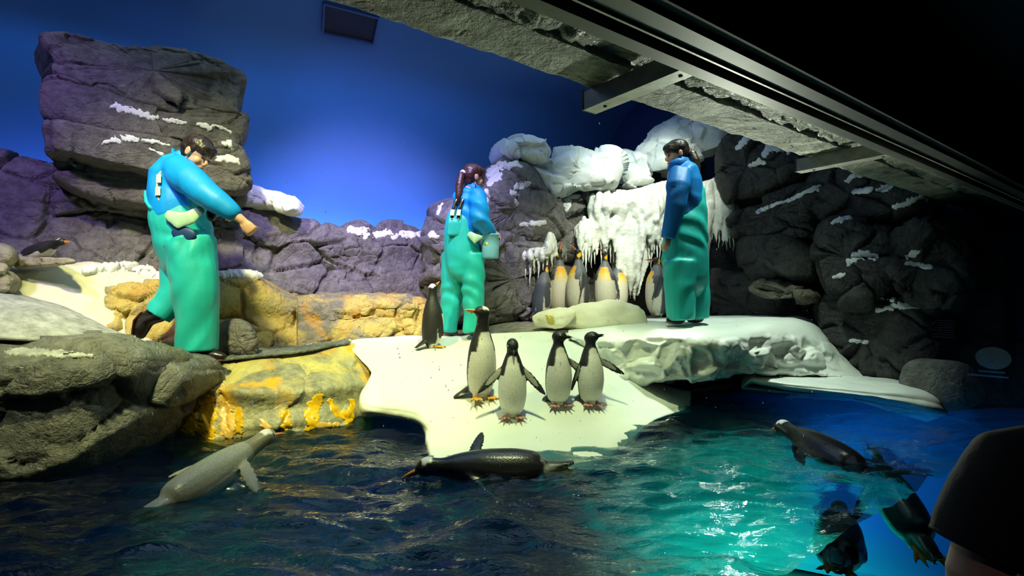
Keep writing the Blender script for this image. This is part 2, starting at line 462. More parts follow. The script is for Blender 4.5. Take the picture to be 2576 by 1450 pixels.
def block(name, outline, place, thick, tdir, mat, parent=None, seed=0, boxy=0.45, nr=34, na=96, disp=rock_disp, kw=None, dp=0.5, **lab):
    """boulder with a traced outline on the plane `place`, a rounded body of thickness `thick` along tdir"""
    O = np.array([list(place(x, y)) for x, y in outline], float)
    # resample closed outline
    Oc = np.concatenate([O[-2:], O, O[:3]])
    R = catmull(Oc, (len(Oc) - 1) * 24 + 1)[48:48 + len(O) * 24 + 1]
    L = np.concatenate([[0], np.cumsum(np.linalg.norm(np.diff(R, axis=0), axis=1))])
    t = np.linspace(0, L[-1], na, endpoint=False)
    ring = np.stack([np.interp(t, L, R[:, k]) for k in range(3)], 1)
    c = ring.mean(0)
    td = np.array(tdir, float); td /= np.linalg.norm(td)
    th = np.linspace(0.03, math.pi - 0.03, nr)
    s = np.sin(th) ** boxy; dpt = -np.sign(np.cos(th)) * np.abs(np.cos(th)) ** dp * thick / 2
    G = c + s[:, None, None] * (ring - c)[None] + dpt[:, None, None] * td
    V = G.reshape(-1, 3)
    idx = np.arange(nr * na).reshape(nr, na); nx = np.roll(idx, -1, 1)
    Q = np.stack([idx[:-1], nx[:-1], nx[1:], idx[1:]], -1).reshape(-1, 4)
    p0 = c + dpt[0] * td * 1.0; p1 = c + dpt[-1] * td
    V = np.concatenate([V, [p0], [p1]])
    a = len(V) - 2
    T0 = np.stack([np.full(na, a), nx[0], idx[0], idx[0]], 1); T1 = np.stack([np.full(na, a + 1), idx[-1], nx[-1], nx[-1]], 1)
    N = vert_normals(V, Q)
    N[a] = -td; N[a + 1] = td
    if np.sum(N[:-2] * (V[:-2] - c), 1).mean() < 0: N = -N; Q = Q[:, ::-1]
    V = disp(V, N, seed=seed, **(kw or {}))
    F = [list(f) for f in Q] + [[int(x[0]), int(x[1]), int(x[2])] for x in T0] + [[int(x[0]), int(x[1]), int(x[2])] for x in T1]
    return obj(name, V, F, mat, parent, **lab)
def ice_disp(V, N, seed=0, amp=0.04, facet=0.09, freq=2.3):
    P = V + 0.03 * np.stack([fbm(V, 5, 3, seed + 5), fbm(V, 5, 3, seed + 6), fbm(V, 5, 3, seed + 7)], 1)
    f1, e, cid, tl = voro(P, freq, seed, True)
    f1b, eb, cb, tb = voro(P, freq * 2.6, seed + 8, True)
    h = facet * 1.1 * tl + facet * 0.25 * tb + amp * 0.35 * fbm(V, 6, 4, seed + 3)
    return V + N * h[:, None]
def snow_patch(rocks, strokes, parent, seed=0, step=3.0, thick=0.004, mat=None, rag=1.1, nfreq=0.11):
    """snow lying on rock: ragged strokes [(px, py, half width), ...] dropped onto the surfaces of `rocks`"""
    pts = np.array(strokes, float)
    x0, y0 = pts[:, 0].min() - pts[:, 2].max() * 1.6, pts[:, 1].min() - pts[:, 2].max() * 1.6
    x1, y1 = pts[:, 0].max() + pts[:, 2].max() * 1.6, pts[:, 1].max() + pts[:, 2].max() * 1.6
    xs = np.arange(x0, x1 + step, step); ys = np.arange(y0, y1 + step, step)
    X, Y = np.meshgrid(xs, ys, indexing='ij')
    f = np.full(X.shape, -9.0)
    segs = list(zip(pts[:-1], pts[1:])) if len(pts) > 1 else [(pts[0], pts[0] + [0.1, 0, 0])]
    for a, b in segs:
        ab = b[:2] - a[:2]; t = np.clip(((X - a[0]) * ab[0] + (Y - a[1]) * ab[1]) / max(ab @ ab, 1e-6), 0, 1)
        d = np.hypot(X - a[0] - t * ab[0], Y - a[1] - t * ab[1]); w = a[2] + t * (b[2] - a[2])
        f = np.maximum(f, 1 - d / w)
    Pn = np.stack([X.ravel(), Y.ravel(), np.full(X.size, seed * 9.1)], 1)
    f = f + rag * fbm(Pn, nfreq, 4, seed, 0.6).reshape(X.shape)
    trees = []
    for r in rocks:
        me = r.data; off = r.location + (r.parent.location if r.parent else Vector())
        if '_bvh' not in CACHE: CACHE['_bvh'] = {}
        if r.name not in CACHE['_bvh']:
            CACHE['_bvh'][r.name] = BVHTree.FromPolygons([v.co + off for v in me.vertices], [p.vertices for p in me.polygons])
        trees.append(CACHE['_bvh'][r.name])
    o = Vector((0, 0, CAMZ)); H = {}
    def hit(i, j):
        if (i, j) not in H:
            dr = (U(X[i, j], Y[i, j], 1.0) - o).normalized(); best = None
            for t in trees:
                h = t.ray_cast(o, dr)
                if h[0] is not None and (best is None or h[3] < best[3]): best = h
            H[(i, j)] = None if best is None else (np.array(best[0]), np.array(best[1] if best[1].dot(dr) < 0 else -best[1]))
        return H[(i, j)]
    V, F, vid = [], [], {}
    def vert(a, b=None):
        key = (a, b)
        if key in vid: return vid[key]
        if b is None:
            p, n = hit(*a); v = p + n * (0.004 + thick * min(1, max(0, f[a] / 0.5)))
        else:
            t = f[a] / (f[a] - f[b]); (p, n), (q, m) = hit(*a), hit(*b)
            v = p + (q - p) * t + (n + m) * 0.5 * -0.003
        V.append(v); vid[key] = len(V) - 1; return vid[key]
    nx_, ny_ = X.shape
    for i in range(nx_ - 1):
        for j in range(ny_ - 1):
            if max(f[i, j], f[i + 1, j], f[i, j + 1], f[i + 1, j + 1]) <= 0: continue
            for tri in (((i, j), (i + 1, j), (i + 1, j + 1)), ((i, j), (i + 1, j + 1), (i, j + 1))):
                hs = [hit(*t) for t in tri]
                if any(h is None for h in hs): continue
                dd = [np.linalg.norm(h[0]) for h in hs]
                if max(dd) - min(dd) > 0.12: continue
                poly = []
                for k in range(3):
                    a, b = tri[k], tri[(k + 1) % 3]
                    if f[a] > 0: poly.append(vert(a))
                    if (f[a] > 0) != (f[b] > 0):
                        poly.append(vert(a, b) if f[a] > 0 else vert(b, a))
                if len(poly) >= 3: F.append(poly[::-1])
    if not F: return None
    par = list(range(len(V)))          # separate flecks become patches of their own
    def root_(i):
        while par[i] != i: par[i] = par[par[i]]; i = par[i]
        return i
    for fc in F:
        for b in fc[1:]: par[root_(b)] = root_(fc[0])
    isl = {}
    for fc in F: isl.setdefault(root_(fc[0]), []).append(fc)
    big = None; most = max(len(v) for v in isl.values())
    for r_, fs in sorted(isl.items(), key=lambda kv: -len(kv[1])):
        if len(fs) < max(12, most * 0.04) or (big is not None and parent is None): continue
        ids = sorted({i for fc in fs for i in fc}); mp = {i: k for k, i in enumerate(ids)}
        o_ = obj('snow_patch', np.array([V[i] for i in ids]), [[mp[i] for i in fc] for fc in fs], mat or MT['snow'], parent)
        big = big or o_
    return big
CACHE = {}

# ------------------------------------------------------------------ the setting
def M_wall(name, col, rough=0.8):
    m, nt, b = mat_base(name)
    n = nd(nt, 'TexNoise', Scale=1.2, Detail=5.0); nt.links.new(coords(nt), n.inputs['Vector'])
    nt.links.new(ramp(nt, n.outputs['Fac'], [(0.3, tuple(c * 0.88 for c in col)), (0.7, col)]), b.inputs['Base Color'])
    n2 = nd(nt, 'TexNoise', Scale=60.0, Detail=4.0); nt.links.new(coords(nt), n2.inputs['Vector'])
    b.inputs['Roughness'].default_value = rough; b.inputs['Specular IOR Level'].default_value = 0.2
    bump(nt, b, n2.outputs['Fac'], 0.08, 0.01)
    return m
MT['backdrop'] = M_wall('backdrop_blue_paint', (0.09, 0.21, 0.50))
MT['navy'] = M_wall('wall_navy_paint', (0.035, 0.07, 0.20))
MT['black_wall'] = M_plain('visitor_black_paint', (0.012, 0.013, 0.013), 0.7, noise=0.2, nscale=3)
MT['panel'] = M_plain('visitor_dark_panel', (0.03, 0.036, 0.034), 0.6, noise=0.25, nscale=2)
MT['pool'] = M_wall('pool_blue_paint', (0.05, 0.20, 0.34), 0.7)
GR, NB, ZC, RC = 6.29, 6.2, 4.0, 1.3       # right wall, back wall, ceiling height, cove radius
prof = [(NB, -1.6), (NB, 0.0), (NB, 1.0), (NB, 1.9)] + [(NB - RC + RC * math.cos(a), ZC - RC + RC * math.sin(a)) for a in np.linspace(0, math.pi / 2, 20)] + [(4.0, ZC), (2.6, ZC), (1.5, ZC)]
gs = np.linspace(-9.5, GR, 40)
G = np.array([[list(W(g, n, z)) for g in gs] for n, z in prof])
V, F = close_grid(G, None)
wall_back = obj('wall_back', V, F[:, ::-1], MT['backdrop'], kind='structure', rebase=False, label='blue painted backdrop wall curving into the ceiling', cat='wall')
def cove_hit(px, py):
    lo = None
    for d in np.linspace(3, 9, 2400):
        p = U(px, py, d); n = p.x * NV.x + p.y * NV.y
        zmax = ZC if n < NB - RC else ZC - RC + math.sqrt(max(0, RC ** 2 - (n - NB + RC) ** 2))
        if n >= NB or (p.z >= zmax): return p
    return p
V, F = box_vf(W(GR + 0.1, 3.6, 1.2), GV * 0.1, NV * 2.7, Vector((0, 0, 2.8)))
obj('wall_right', V, F, MT['navy'], smooth=False, kind='structure', label='dark navy side wall at the far end of the exhibit', cat='wall')
V, F = box_vf(W(-9.6, 3.6, 1.2), GV * 0.1, NV * 2.7, Vector((0, 0, 2.8)))
obj('wall_left', V, F, MT['navy'], smooth=False, kind='structure', label='navy side wall beyond the rock tower', cat='wall')
# pool basin
V, F = box_vf(W(-1.6, 3.5, -1.65), GV * 7.9, NV * 2.6, Vector((0, 0, 0.05)))
obj('floor_pool', V, F, MT['pool'], smooth=False, kind='structure', label='blue painted pool floor under the water', cat='floor')
# land behind the shore: a height field that ends in a steep pool side
shore = [U(px, 760, d) for px, d in ((-900, 2.6), (-300, 3.1), (300, 3.75), (520, 3.95), (900, 4.55), (1100, 4.55), (1300, 4.5), (1480, 4.8), (1600, 5.3), (1900, 5.4), (2150, 5.0), (2420, 4.6), (2600, 4.6))]
shore = np.array([[p.x, p.y] for p in shore])
cps = np.array([list(U(*p)) for p in ((520, 906, 3.9), (330, 880, 4.0), (100, 870, 3.7), (880, 862, 4.6), (700, 880, 4.25), (1160, 842, 4.9), (1730, 812, 4.7), (1365, 807, 6.1), (1500, 806, 6.2), (1640, 803, 5.8), (1780, 803, 6.2), (1000, 846, 5.2), (2000, 860, 5.4), (200, 760, 3.9))])
xs = np.arange(-6.2, 5.0, 0.05); ys = np.arange(2.4, 8.8, 0.05)
X, Y = np.meshgrid(xs, ys, indexing='ij')
sy = np.interp(X, shore[:, 0], shore[:, 1])
w = 1.0 / (((X[..., None] - cps[:, 0]) ** 2 + (Y[..., None] - cps[:, 1]) ** 2) ** 2.2 + 0.004)
Z = (w * cps[:, 2]).sum(-1) / w.sum(-1)
Pn = np.stack([X.ravel(), Y.ravel(), np.zeros(X.size)], 1)
Z = Z - 0.15 * (X > -1.6) * (X < 1.6) * (Y < 5.1) + 0.012 * fbm(Pn, 5, 4, 3).reshape(X.shape) - 0.01
Z = np.where(Y > sy, Z, -1.62 + 0 * Z)
G = np.stack([X, Y, Z], -1)
keep = (X * NV.x + Y * NV.y < NB - 0.02) & (X * GV.x + Y * GV.y < GR - 0.01)
V, F = close_grid(G, None)
kk = keep.ravel()[F].all(1)
obj('floor', V, F[kk], MT['ground'], rebase=False, kind='structure', label='gritty stained ground between the rocks', cat='floor')
sh2 = np.stack([np.interp(np.linspace(0, len(shore) - 1, 160), np.arange(len(shore)), shore[:, k]) for k in (0, 1)], 1)
G = np.array([[[x, y - 0.10 - 0.04 * math.cos(t * 3.1), -1.62 + 1.62 * t] for t in np.linspace(0, 1.0, 12)] for x, y in sh2])
V, F = close_grid(G, (0, 0.08, 0)); V = V + 0.0
obj('wall_pool', V, F, MT['pool'], rebase=False, kind='structure', label='blue painted pool side below the shore', cat='wall')
# lintel over the window: rough painted concrete soffit
def rough_soffit(n0, n1, z, name, seed, amp, lab):
    g2 = np.linspace(-3.5, GR, 520); n2 = np.linspace(n0, n1, 40)
    P = np.array([[list(W(g, n, z)) for n in n2] for g in g2])
    q = P.reshape(-1, 3); h = amp * (fbm(q * np.array([1, 1, 1]), 9, 5, seed, 0.6) - 0.6 * np.abs(fbm(q, 16, 3, seed + 4)))
    q[:, 2] += h
    V, F = close_grid(q.reshape(P.shape), (0, 0, 0.12))
    return obj(name, V, F, MT['soffit'], rebase=False, label=lab, cat='beam', kind='structure')
MT['soffit'] = M_rock('soffit_painted_concrete', (0.16, 0.175, 0.15), (0.42, 0.44, 0.37), 0.42, bstr=0.9, stain=(0.55, 0.58, 0.47), amt=0.42, sscale=5.0, wet=0.15)
rough_soffit(0.99, 1.325, 1.785, 'trim_1', 3, 0.034, 'rough grey concrete soffit just inside the viewing window')
rough_soffit(1.335, 1.545, 1.772, 'trim_2', 9, 0.012, 'lighter concrete edge band of the window lintel')
V, F = box_vf(W(-1.6, 1.27, 3.0), GV * 7.9, NV * 0.27, Vector((0, 0, 1.1)))
obj('wall_front', V, F, MT['soffit'], smooth=False, kind='structure', label='concrete lintel wall above the viewing window', cat='wall')
# visitor side: window frame, fascia, ceiling, floor
MT['metal'] = M_plain('frame_dark_metal', (0.045, 0.05, 0.042), 0.5, 0.2, noise=0.3, nscale=12)
MT['metal_l'] = M_plain('bracket_grey_steel', (0.30, 0.31, 0.27), 0.45, 0.3, noise=0.25, nscale=15, bstr=0.2)
MT['rubber'] = M_plain('gasket_black', (0.01, 0.01, 0.01), 0.6)
def glass_mat():
    m = bpy.data.materials.new('window_acrylic'); m.use_nodes = True; nt = m.node_tree; nt.nodes.clear()
    out = nt.nodes.new('ShaderNodeOutputMaterial'); tr = nd(nt, 'BsdfTransparent'); tr.inputs[0].default_value = (0.97, 1.0, 0.98, 1)
    gl = nd(nt, 'BsdfGlossy'); gl.inputs['Roughness'].default_value = 0.0; gl.inputs[0].default_value = (1, 1, 1, 1)
    fr = nd(nt, 'Fresnel'); fr.inputs[0].default_value = 1.25
    mx = nt.nodes.new('ShaderNodeMixShader'); nt.links.new(fr.outputs[0], mx.inputs[0]); nt.links.new(tr.outputs[0], mx.inputs[1]); nt.links.new(gl.outputs[0], mx.inputs[2]); nt.links.new(mx.outputs[0], out.inputs[0])
    return m
MT['glass'] = glass_mat()
win = empty('window_1', W(0, 0.95, -1.6)); props(win, 'large clear viewing window in a dark metal frame', 'window', kind='structure')
def gbox(name, g0, g1, n0, n1, z0, z1, mat, parent=None, **lab):
    V, F = box_vf(W((g0 + g1) / 2, (n0 + n1) / 2, (z0 + z1) / 2), GV * (g1 - g0) / 2, NV * (n1 - n0) / 2, Vector((0, 0, (z1 - z0) / 2)))
    return obj(name, V, F, mat, parent, smooth=False, **lab)
Vp = np.array([list(W(-4.0, 0.95, -1.6)), list(W(GR, 0.95, -1.6)), list(W(GR, 0.95, 1.64)), list(W(-4.0, 0.95, 1.64))])
obj('pane', Vp, [[0, 1, 2, 3]], MT['glass'], win, smooth=False)
gbox('frame_rail', -4, GR, 0.945, 0.99, 1.595, 1.68, MT['metal'], win)
gbox('gasket', -4, GR, 0.905, 0.945, 1.635, 1.68, MT['rubber'], win)
gbox('frame_rail', -4, GR, 0.835, 0.905, 1.605, 1.68, MT['metal'], win)
gbox('frame_lip', -4, GR, 0.898, 0.905, 1.597, 1.605, MT['metal_l'], win)
gbox('wall_fascia', -4, GR + 1, 0.80, 0.835, 1.62, 2.05, MT['black_wall'], kind='structure', label='black fascia above the viewing window', cat='wall')
gbox('ceiling', -6, GR + 1, -4.5, 0.80, 2.05, 2.12, MT['panel'], kind='structure', label='dark panelled ceiling over the visitors', cat='ceiling')
gbox('floor_visitors', -6, GR + 1, -4.5, 0.93, -0.78, -0.70, MT['black_wall'], kind='structure', label='dark visitor floor in front of the window', cat='floor')
gbox('wall_visitors', GR, GR + 0.15, -4.5, 0.93, -0.7, 2.05, MT['black_wall'], kind='structure', label='black end wall of the visitor gallery', cat='wall')
gbox('wall_visitors_back', -6, GR + 0.15, -4.6, -4.5, -0.7, 2.05, MT['black_wall'], kind='structure', label='black rear wall of the visitor gallery', cat='wall')
# steel brackets under the soffit
for g0, lb in ((1.53, 'long grey steel bracket crossing the soffit above the ponytailed keeper'), (3.30, 'shaded steel bracket crossing the soffit by the dark rock wall')):
    e = empty('steel_bracket', W(g0 + 0.04, 1.3, 1.68), lb, 'bracket', 'steel brackets under the soffit')
    gbox('flange', g0, g0 + 0.075, 1.0, 1.60, 1.69, 1.698, MT['metal_l'], e)
    gbox('web', g0, g0 + 0.01, 1.0, 1.60, 1.698, 1.765, MT['metal_l'], e)
    gbox('end_plate', g0 - 0.004, g0 + 0.075, 1.595, 1.602, 1.69, 1.775, MT['rubber'], e)
    for k in range(2):
        V, F = ell_vf(W(g0 + 0.04, 1.15 + 0.36 * k, 1.689), (0.008, 0.008, 0.005), sub=2); obj('bolt', V, F, MT['metal'], e)
# hatch high on the cove, the dark of its recess painted on a flat panel
hc = [cove_hit(*p) for p in ((814, 4), (951, 40), (938, 106), (811, 79))]
hn = (hc[1] - hc[0]).cross(hc[3] - hc[0]).normalized()
if hn.dot(Vector((0, 0, CAMZ)) - hc[0]) < 0: hn = -hn
hm = sum(hc, Vector()) / 4
hat = empty('ceiling_hatch', hm, 'square dark opening high on the blue backdrop', 'hatch')
V = np.array([list(p + hn * 0.012) for p in hc]); obj('panel', V, [[0, 1, 2, 3]], M_plain('hatch_painted_dark', (0.004, 0.008, 0.03), 0.6), hat, smooth=False)
for k in range(4):
    a, b = hc[k], hc[(k + 1) % 4]; m = (a + b) / 2
    V, F = box_vf(m + hn * 0.02, (b - a) / 2, hn * 0.03, hn.cross(b - a).normalized() * 0.008); obj('rim', V, F, M_plain('hatch_rim', (0.05, 0.11, 0.30), 0.6), hat, smooth=False)

# ------------------------------------------------------------------ rocks, ledges, ice
def P3(rows): return [[U(*p) for p in r] for r in rows]
KW = dict
# rock parapet at the back, violet light
top = [(-1000, 330), (-600, 345), (-260, 362), (-60, 376), (30, 388), (110, 408), (200, 424), (320, 440), (440, 472), (540, 498), (610, 520)]
rw = empty('rock_parapet', UN(300, 690, 5.45), 'low purple-grey cracked rock wall running along the foot of the blue backdrop', 'rock wall')
rows = [[UN(x, y + dy * (700 - y) / 300.0, n) for x, y in top] for dy, n in ((6, 5.98), (0, 5.75), (14, 5.58), (80, 5.48), (160, 5.5), (230, 5.42), (320, 5.4))]
L_rock = loft('rock_face', rows, 120, 330, MT['rock_violet'], NV * 0.02, rw, rock_disp, KW(amp=0.055, freq=1.6, crack=0.06, cfreq=1.7, seed=11, step=0.09, cw=0.04))
top = [(540, 500), (610, 516), (690, 535), (740, 552), (800, 562), (850, 577), (880, 564), (910, 561), (945, 582), (965, 567), (1000, 566), (1040, 576), (1070, 592), (1130, 600)]
rows = [[UN(x, y + dy * (745 - y) / 200.0, n) for x, y in top] for dy, n in ((4, 5.95), (0, 5.72), (8, 5.58), (50, 5.48), (100, 5.5), (150, 5.44), (200, 5.42), (225, 5.5))]
M_rockf = loft('rock_face', rows, 110, 260, MT['rock_violet'], NV * 0.02, rw, rock_disp, KW(amp=0.04, freq=2.0, crack=0.06, cfreq=2.1, seed=31, step=0.08, cw=0.045))
for s, st in enumerate(([(885, 578, 10), (905, 583, 9), (925, 580, 8)], [(945, 590, 8), (980, 585, 9)], [(1010, 588, 7), (1040, 592, 9)], [(1055, 588, 6), (1075, 595, 10), (1088, 602, 6)], [(925, 592, 5), (920, 598, 5)], [(995, 594, 6), (988, 598, 6)])):
    snow_patch([M_rockf], st, rw, 40 + s)

# rock tower
tw = empty('rock_tower', UN(370, 480, 5.4), 'tall stack of dark grey-brown rock slabs with thin snow lines behind the bending keeper', 'rock')
TWK = KW(amp=0.045, freq=1.8, crack=0.028, cfreq=1.5, step=0.04, cw=0.03)
slabs = [([(97, 118), (200, 122), (400, 158), (588, 200), (592, 300), (586, 318), (420, 302), (270, 268), (135, 235), (120, 180)], 5.32, 0.75),
         ([(135, 225), (270, 262), (430, 298), (588, 310), (605, 330), (600, 375), (560, 400), (420, 380), (260, 358), (140, 330), (115, 290)], 5.38, 0.75),
         ([(140, 330), (260, 345), (400, 362), (560, 380), (600, 400), (616, 440), (612, 490), (560, 505), (400, 470), (260, 440), (150, 410), (135, 370)], 5.34, 0.8),
         ([(150, 408), (300, 430), (450, 465), (560, 495), (606, 500), (570, 530), (300, 520), (150, 470)], 5.5, 0.6)]
TS = []
for k, (ol, n, t) in enumerate(slabs):
    TS.append(block('rock_slab', ol, lambda x, y, n=n: UN(x, y, n), t, NV, MT['rock_tower'], tw, seed=60 + k * 7, boxy=0.16, dp=0.25, nr=90, na=260, kw=TWK))
for s, st in enumerate(([(285, 268, 8), (325, 276, 11), (360, 288, 9), (395, 296, 7)], [(415, 300, 5), (440, 306, 7), (466, 310, 4)], [(495, 312, 5), (530, 322, 9), (525, 326, 5)], [(535, 314, 3), (560, 322, 4), (580, 332, 4)],
                        [(262, 360, 5), (290, 352, 11), (300, 356, 6)], [(310, 348, 9), (345, 352, 6)], [(358, 352, 4), (390, 358, 5), (425, 366, 3)], [(376, 374, 3), (408, 388, 4)],
                        [(560, 358, 6), (575, 362, 9), (582, 372, 4)], [(548, 402, 8), (575, 398, 9), (595, 404, 8), (602, 412, 4)], [(180, 412, 4), (190, 418, 4)])):
    snow_patch(TS, st, tw, 80 + s)

# big rock behind the middle keeper and the rocks behind the king penguins
kw_k = KW(amp=0.05, freq=1.7, crack=0.05, cfreq=1.8, step=0.07, cw=0.04)
k1 = empty('snow_dusted_rock', UN(1240, 700, 5.1), 'large rounded grey rock with ragged snow patches behind the bucket-carrying keeper', 'rock')
K1 = block('rock_body', [(1078, 600), (1083, 550), (1105, 515), (1140, 492), (1195, 475), (1228, 430), (1262, 404), (1300, 406), (1330, 432), (1352, 482), (1384, 512), (1392, 565), (1385, 605), (1330, 622), (1240, 618), (1150, 622)], lambda x, y: UN(x, y, 5.2), 0.8, NV, MT['rock_mid'], k1, seed=5, boxy=0.42, nr=70, na=200, kw=kw_k)
K2 = block('rock_foot', [(1085, 600), (1150, 590), (1250, 598), (1330, 606), (1382, 625), (1378, 700), (1384, 800), (1300, 815), (1200, 815), (1110, 800), (1080, 690)], lambda x, y: UN(x, y, 5.12), 0.8, NV, MT['rock_mid'], k1, seed=8, boxy=0.3, nr=60, na=170, kw=KW(amp=0.05, freq=2, crack=0.08, cfreq=2.0, step=0.10, cw=0.045))
for s, st in enumerate(([(1228, 440, 9), (1245, 428, 14), (1268, 412, 10)], [(1232, 462, 7), (1250, 445, 13), (1262, 438, 6)], [(1270, 420, 7), (1300, 412, 8), (1312, 420, 5)], [(1222, 478, 6), (1228, 500, 7), (1222, 520, 4)], [(1300, 470, 10), (1320, 464, 10), (1332, 462, 6)], [(1288, 484, 8), (1300, 486, 8)], [(1296, 502, 5), (1300, 510, 6)], [(1312, 566, 5), (1340, 562, 7), (1368, 560, 6)], [(1112, 512, 4), (1104, 530, 6), (1100, 540, 4)], [(1086, 590, 8), (1102, 596, 6)])):
    snow_patch([K1, K2], st, k1, 120 + s)
k3 = empty('frosted_rock', UN(1440, 640, 5.05), 'grey rock with a snow-frosted brow left of the icefall', 'rock')
K3 = block('rock_body', [(1384, 560), (1390, 520), (1410, 500), (1450, 486), (1510, 480), (1530, 520), (1520, 600), (1500, 660), (1430, 660), (1390, 640)], lambda x, y: UN(x, y, 5.15), 0.7, NV, MT['rock_mid'], k3, seed=15, nr=50, na=150, kw=kw_k)
for s, st in enumerate(([(1395, 515, 5), (1430, 496, 8), (1475, 488, 7)], [(1420, 515, 5), (1432, 508, 7), (1425, 530, 4)], [(1462, 502, 5), (1480, 498, 5)])):
    snow_patch([K3], st, k3, 150 + s)
block('rock_niche', [(1375, 630), (1460, 600), (1560, 590), (1690, 590), (1800, 610), (1810, 812), (1600, 815), (1378, 812)], lambda x, y: UN(x, y, 5.35), 0.8, NV, MT['rock_mid'], seed=21, boxy=0.2, nr=60, na=180, kw=KW(amp=0.06, freq=2, crack=0.05, cfreq=1.6, step=0.08), label='shadowed rock niche behind the king penguins', cat='rock')
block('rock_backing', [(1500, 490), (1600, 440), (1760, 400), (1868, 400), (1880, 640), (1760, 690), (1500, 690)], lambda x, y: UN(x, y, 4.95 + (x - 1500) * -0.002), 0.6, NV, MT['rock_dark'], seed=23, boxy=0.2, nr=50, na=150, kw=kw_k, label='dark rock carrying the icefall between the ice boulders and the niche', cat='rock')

# ice boulders on top
ICB = KW(amp=0.035, facet=0.12, freq=2.6)
def ice_boulder(ol, d, t, seed, lb, kw=ICB, mat='ice_block'):
    return block('ice_boulder', ol, lambda x, y: U(x, y, d), t, NV * 0.6 + Vector((0, 0.4, 0)), MT[mat], seed=seed, boxy=0.5, nr=60, na=150, dp=0.7, disp=ice_disp, kw=kw, label=lb, cat='ice boulder', group='ice boulders on the rocks')
ice_boulder([(1258, 385), (1275, 370), (1290, 356), (1330, 353), (1362, 362), (1378, 380), (1376, 396), (1345, 412), (1310, 408), (1270, 398)], 6.35, 0.42, 2, 'small lavender-tinted ice boulder perched on the snow-dusted rock')
ice_boulder([(1333, 430), (1345, 412), (1390, 398), (1450, 390), (1500, 384), (1530, 398), (1540, 432), (1535, 462), (1520, 480), (1450, 490), (1395, 506), (1365, 498), (1338, 456)], 6.55, 0.7, 4, 'wide grooved white ice boulder left of the small round one', KW(amp=0.03, facet=0.14, freq=2.2))
ice_boulder([(1540, 420), (1550, 398), (1578, 388), (1612, 394), (1620, 420), (1622, 450), (1600, 466), (1570, 474), (1555, 452)], 6.75, 0.4, 6, 'small round white ice boulder between the two large ones')
ib = empty('ice_boulder', U(1730, 438, 6.5), 'tall double ice boulder under the concrete soffit behind the standing keeper', 'ice boulder', 'ice boulders on the rocks')
block('ice_lobe', [(1620, 370), (1640, 345), (1660, 325), (1690, 305), (1720, 304), (1755, 312), (1770, 350), (1760, 390), (1720, 420), (1660, 430), (1632, 438), (1620, 410)], lambda x, y: U(x, y, 6.55), 0.6, NV, MT['ice_block'], ib, seed=9, boxy=0.5, nr=60, na=150, dp=0.7, disp=ice_disp, kw=KW(amp=0.03, facet=0.14, freq=2.2))
block('ice_lobe', [(1735, 330), (1760, 302), (1785, 297), (1832, 315), (1836, 345), (1840, 386), (1790, 390), (1745, 392), (1735, 360)], lambda x, y: U(x, y, 6.4), 0.6, NV, MT['ice_block'], ib, seed=12, boxy=0.4, nr=60, na=150, dp=0.7, disp=ice_disp, kw=KW(amp=0.03, facet=0.12, freq=2.4))
ice_boulder([(604, 505), (612, 492), (640, 482), (670, 488), (700, 487), (735, 500), (752, 515), (750, 538), (720, 542), (660, 528), (620, 520)], dn(680, 5.55), 0.4, 14, 'long lavender ice boulder lying on the parapet below the rock tower', KW(amp=0.03, facet=0.07, freq=3))

# icefalls with icicles
rnd = random.Random(5)
def icefall(name, strands, sheet, d, seed, lb, icicles, thick=0.22, voxel=0.016):
    e = empty(name, U(sheet[0][0], max(y for x, y in sheet), d), lb, 'icefall')
    parts = []
    cx = sum(p[0] for p in sheet) / len(sheet); cy = sum(p[1] for p in sheet) / len(sheet)
    # the sheet itself, a thick slab
    R = np.array([list(U(x, y, d)) for x, y in sheet]); c = R.mean(0); td = np.array(NV)
    Vs = np.concatenate([R + td * thick / 2, R - td * thick / 2]); m = len(R)
    Fs = [list(range(m))[::-1], list(range(m, 2 * m))] + [[i, (i + 1) % m, m + (i + 1) % m, m + i] for i in range(m)]
    parts.append((Vs, Fs))
    k = d / FPX
    for (x, y0, y1, w) in strands:
        n = 7; j = rnd.uniform(-0.10, 0.02); pts, rad = [], []
        for i in range(n):
            t = i / (n - 1)
            pts.append(U(x + rnd.uniform(-2.5, 2.5), y0 + (y1 - y0) * t, d - thick * 0.5 + j + 0.03 * t * rnd.uniform(-1, 1)))
            rad.append(w * k * (0.55 + 0.6 * math.sin(math.pi * min(1, t * 1.15)) * rnd.uniform(0.7, 1.2)) * (1 if t < 0.75 else (1.05 - t) / 0.3 + 0.05))
        parts.append(tube_vf(pts, rad, 8))
    V, F = remesh(parts, voxel, 2)
    N = vert_normals(V, F)
    V = V + N * (0.012 * fbm(V * np.array([3, 3, 1]), 6, 3, seed))[:, None]
    obj('frozen_sheet', V, F, MT['icefall'], e)
    for (x, y0, y1, w) in icicles:
        pts, rad = [], []
        for i in range(9):
            t = i / 8; pts.append(U(x + rnd.uniform(-0.7, 0.7) + 1.5 * t * rnd.uniform(-1, 1), y0 + (y1 - y0) * t, d - thick * 0.5 - 0.01))
            rad.append(max(0.0025, w * k * (1 - t) ** 0.75 * rnd.uniform(0.85, 1.15)))
        V, F = tube_vf(pts, rad, 9); obj('icicle', V, F, MT['icefall'], e)
    return e
st = []
for x in np.arange(1488, 1668, 7.5):
    t0 = 486 - 8 * math.sin((x - 1488) / 30.0)
    st.append((x, t0 + rnd.uniform(0, 14), rnd.uniform(540, 600), rnd.uniform(8, 12)))
    st.append((x + rnd.uniform(-4, 4), rnd.uniform(530, 570), rnd.uniform(590, 650), rnd.uniform(6, 11)))
for x in np.arange(1560, 1610, 9): st.append((x, 600, rnd.uniform(690, 760), rnd.uniform(9, 13)))
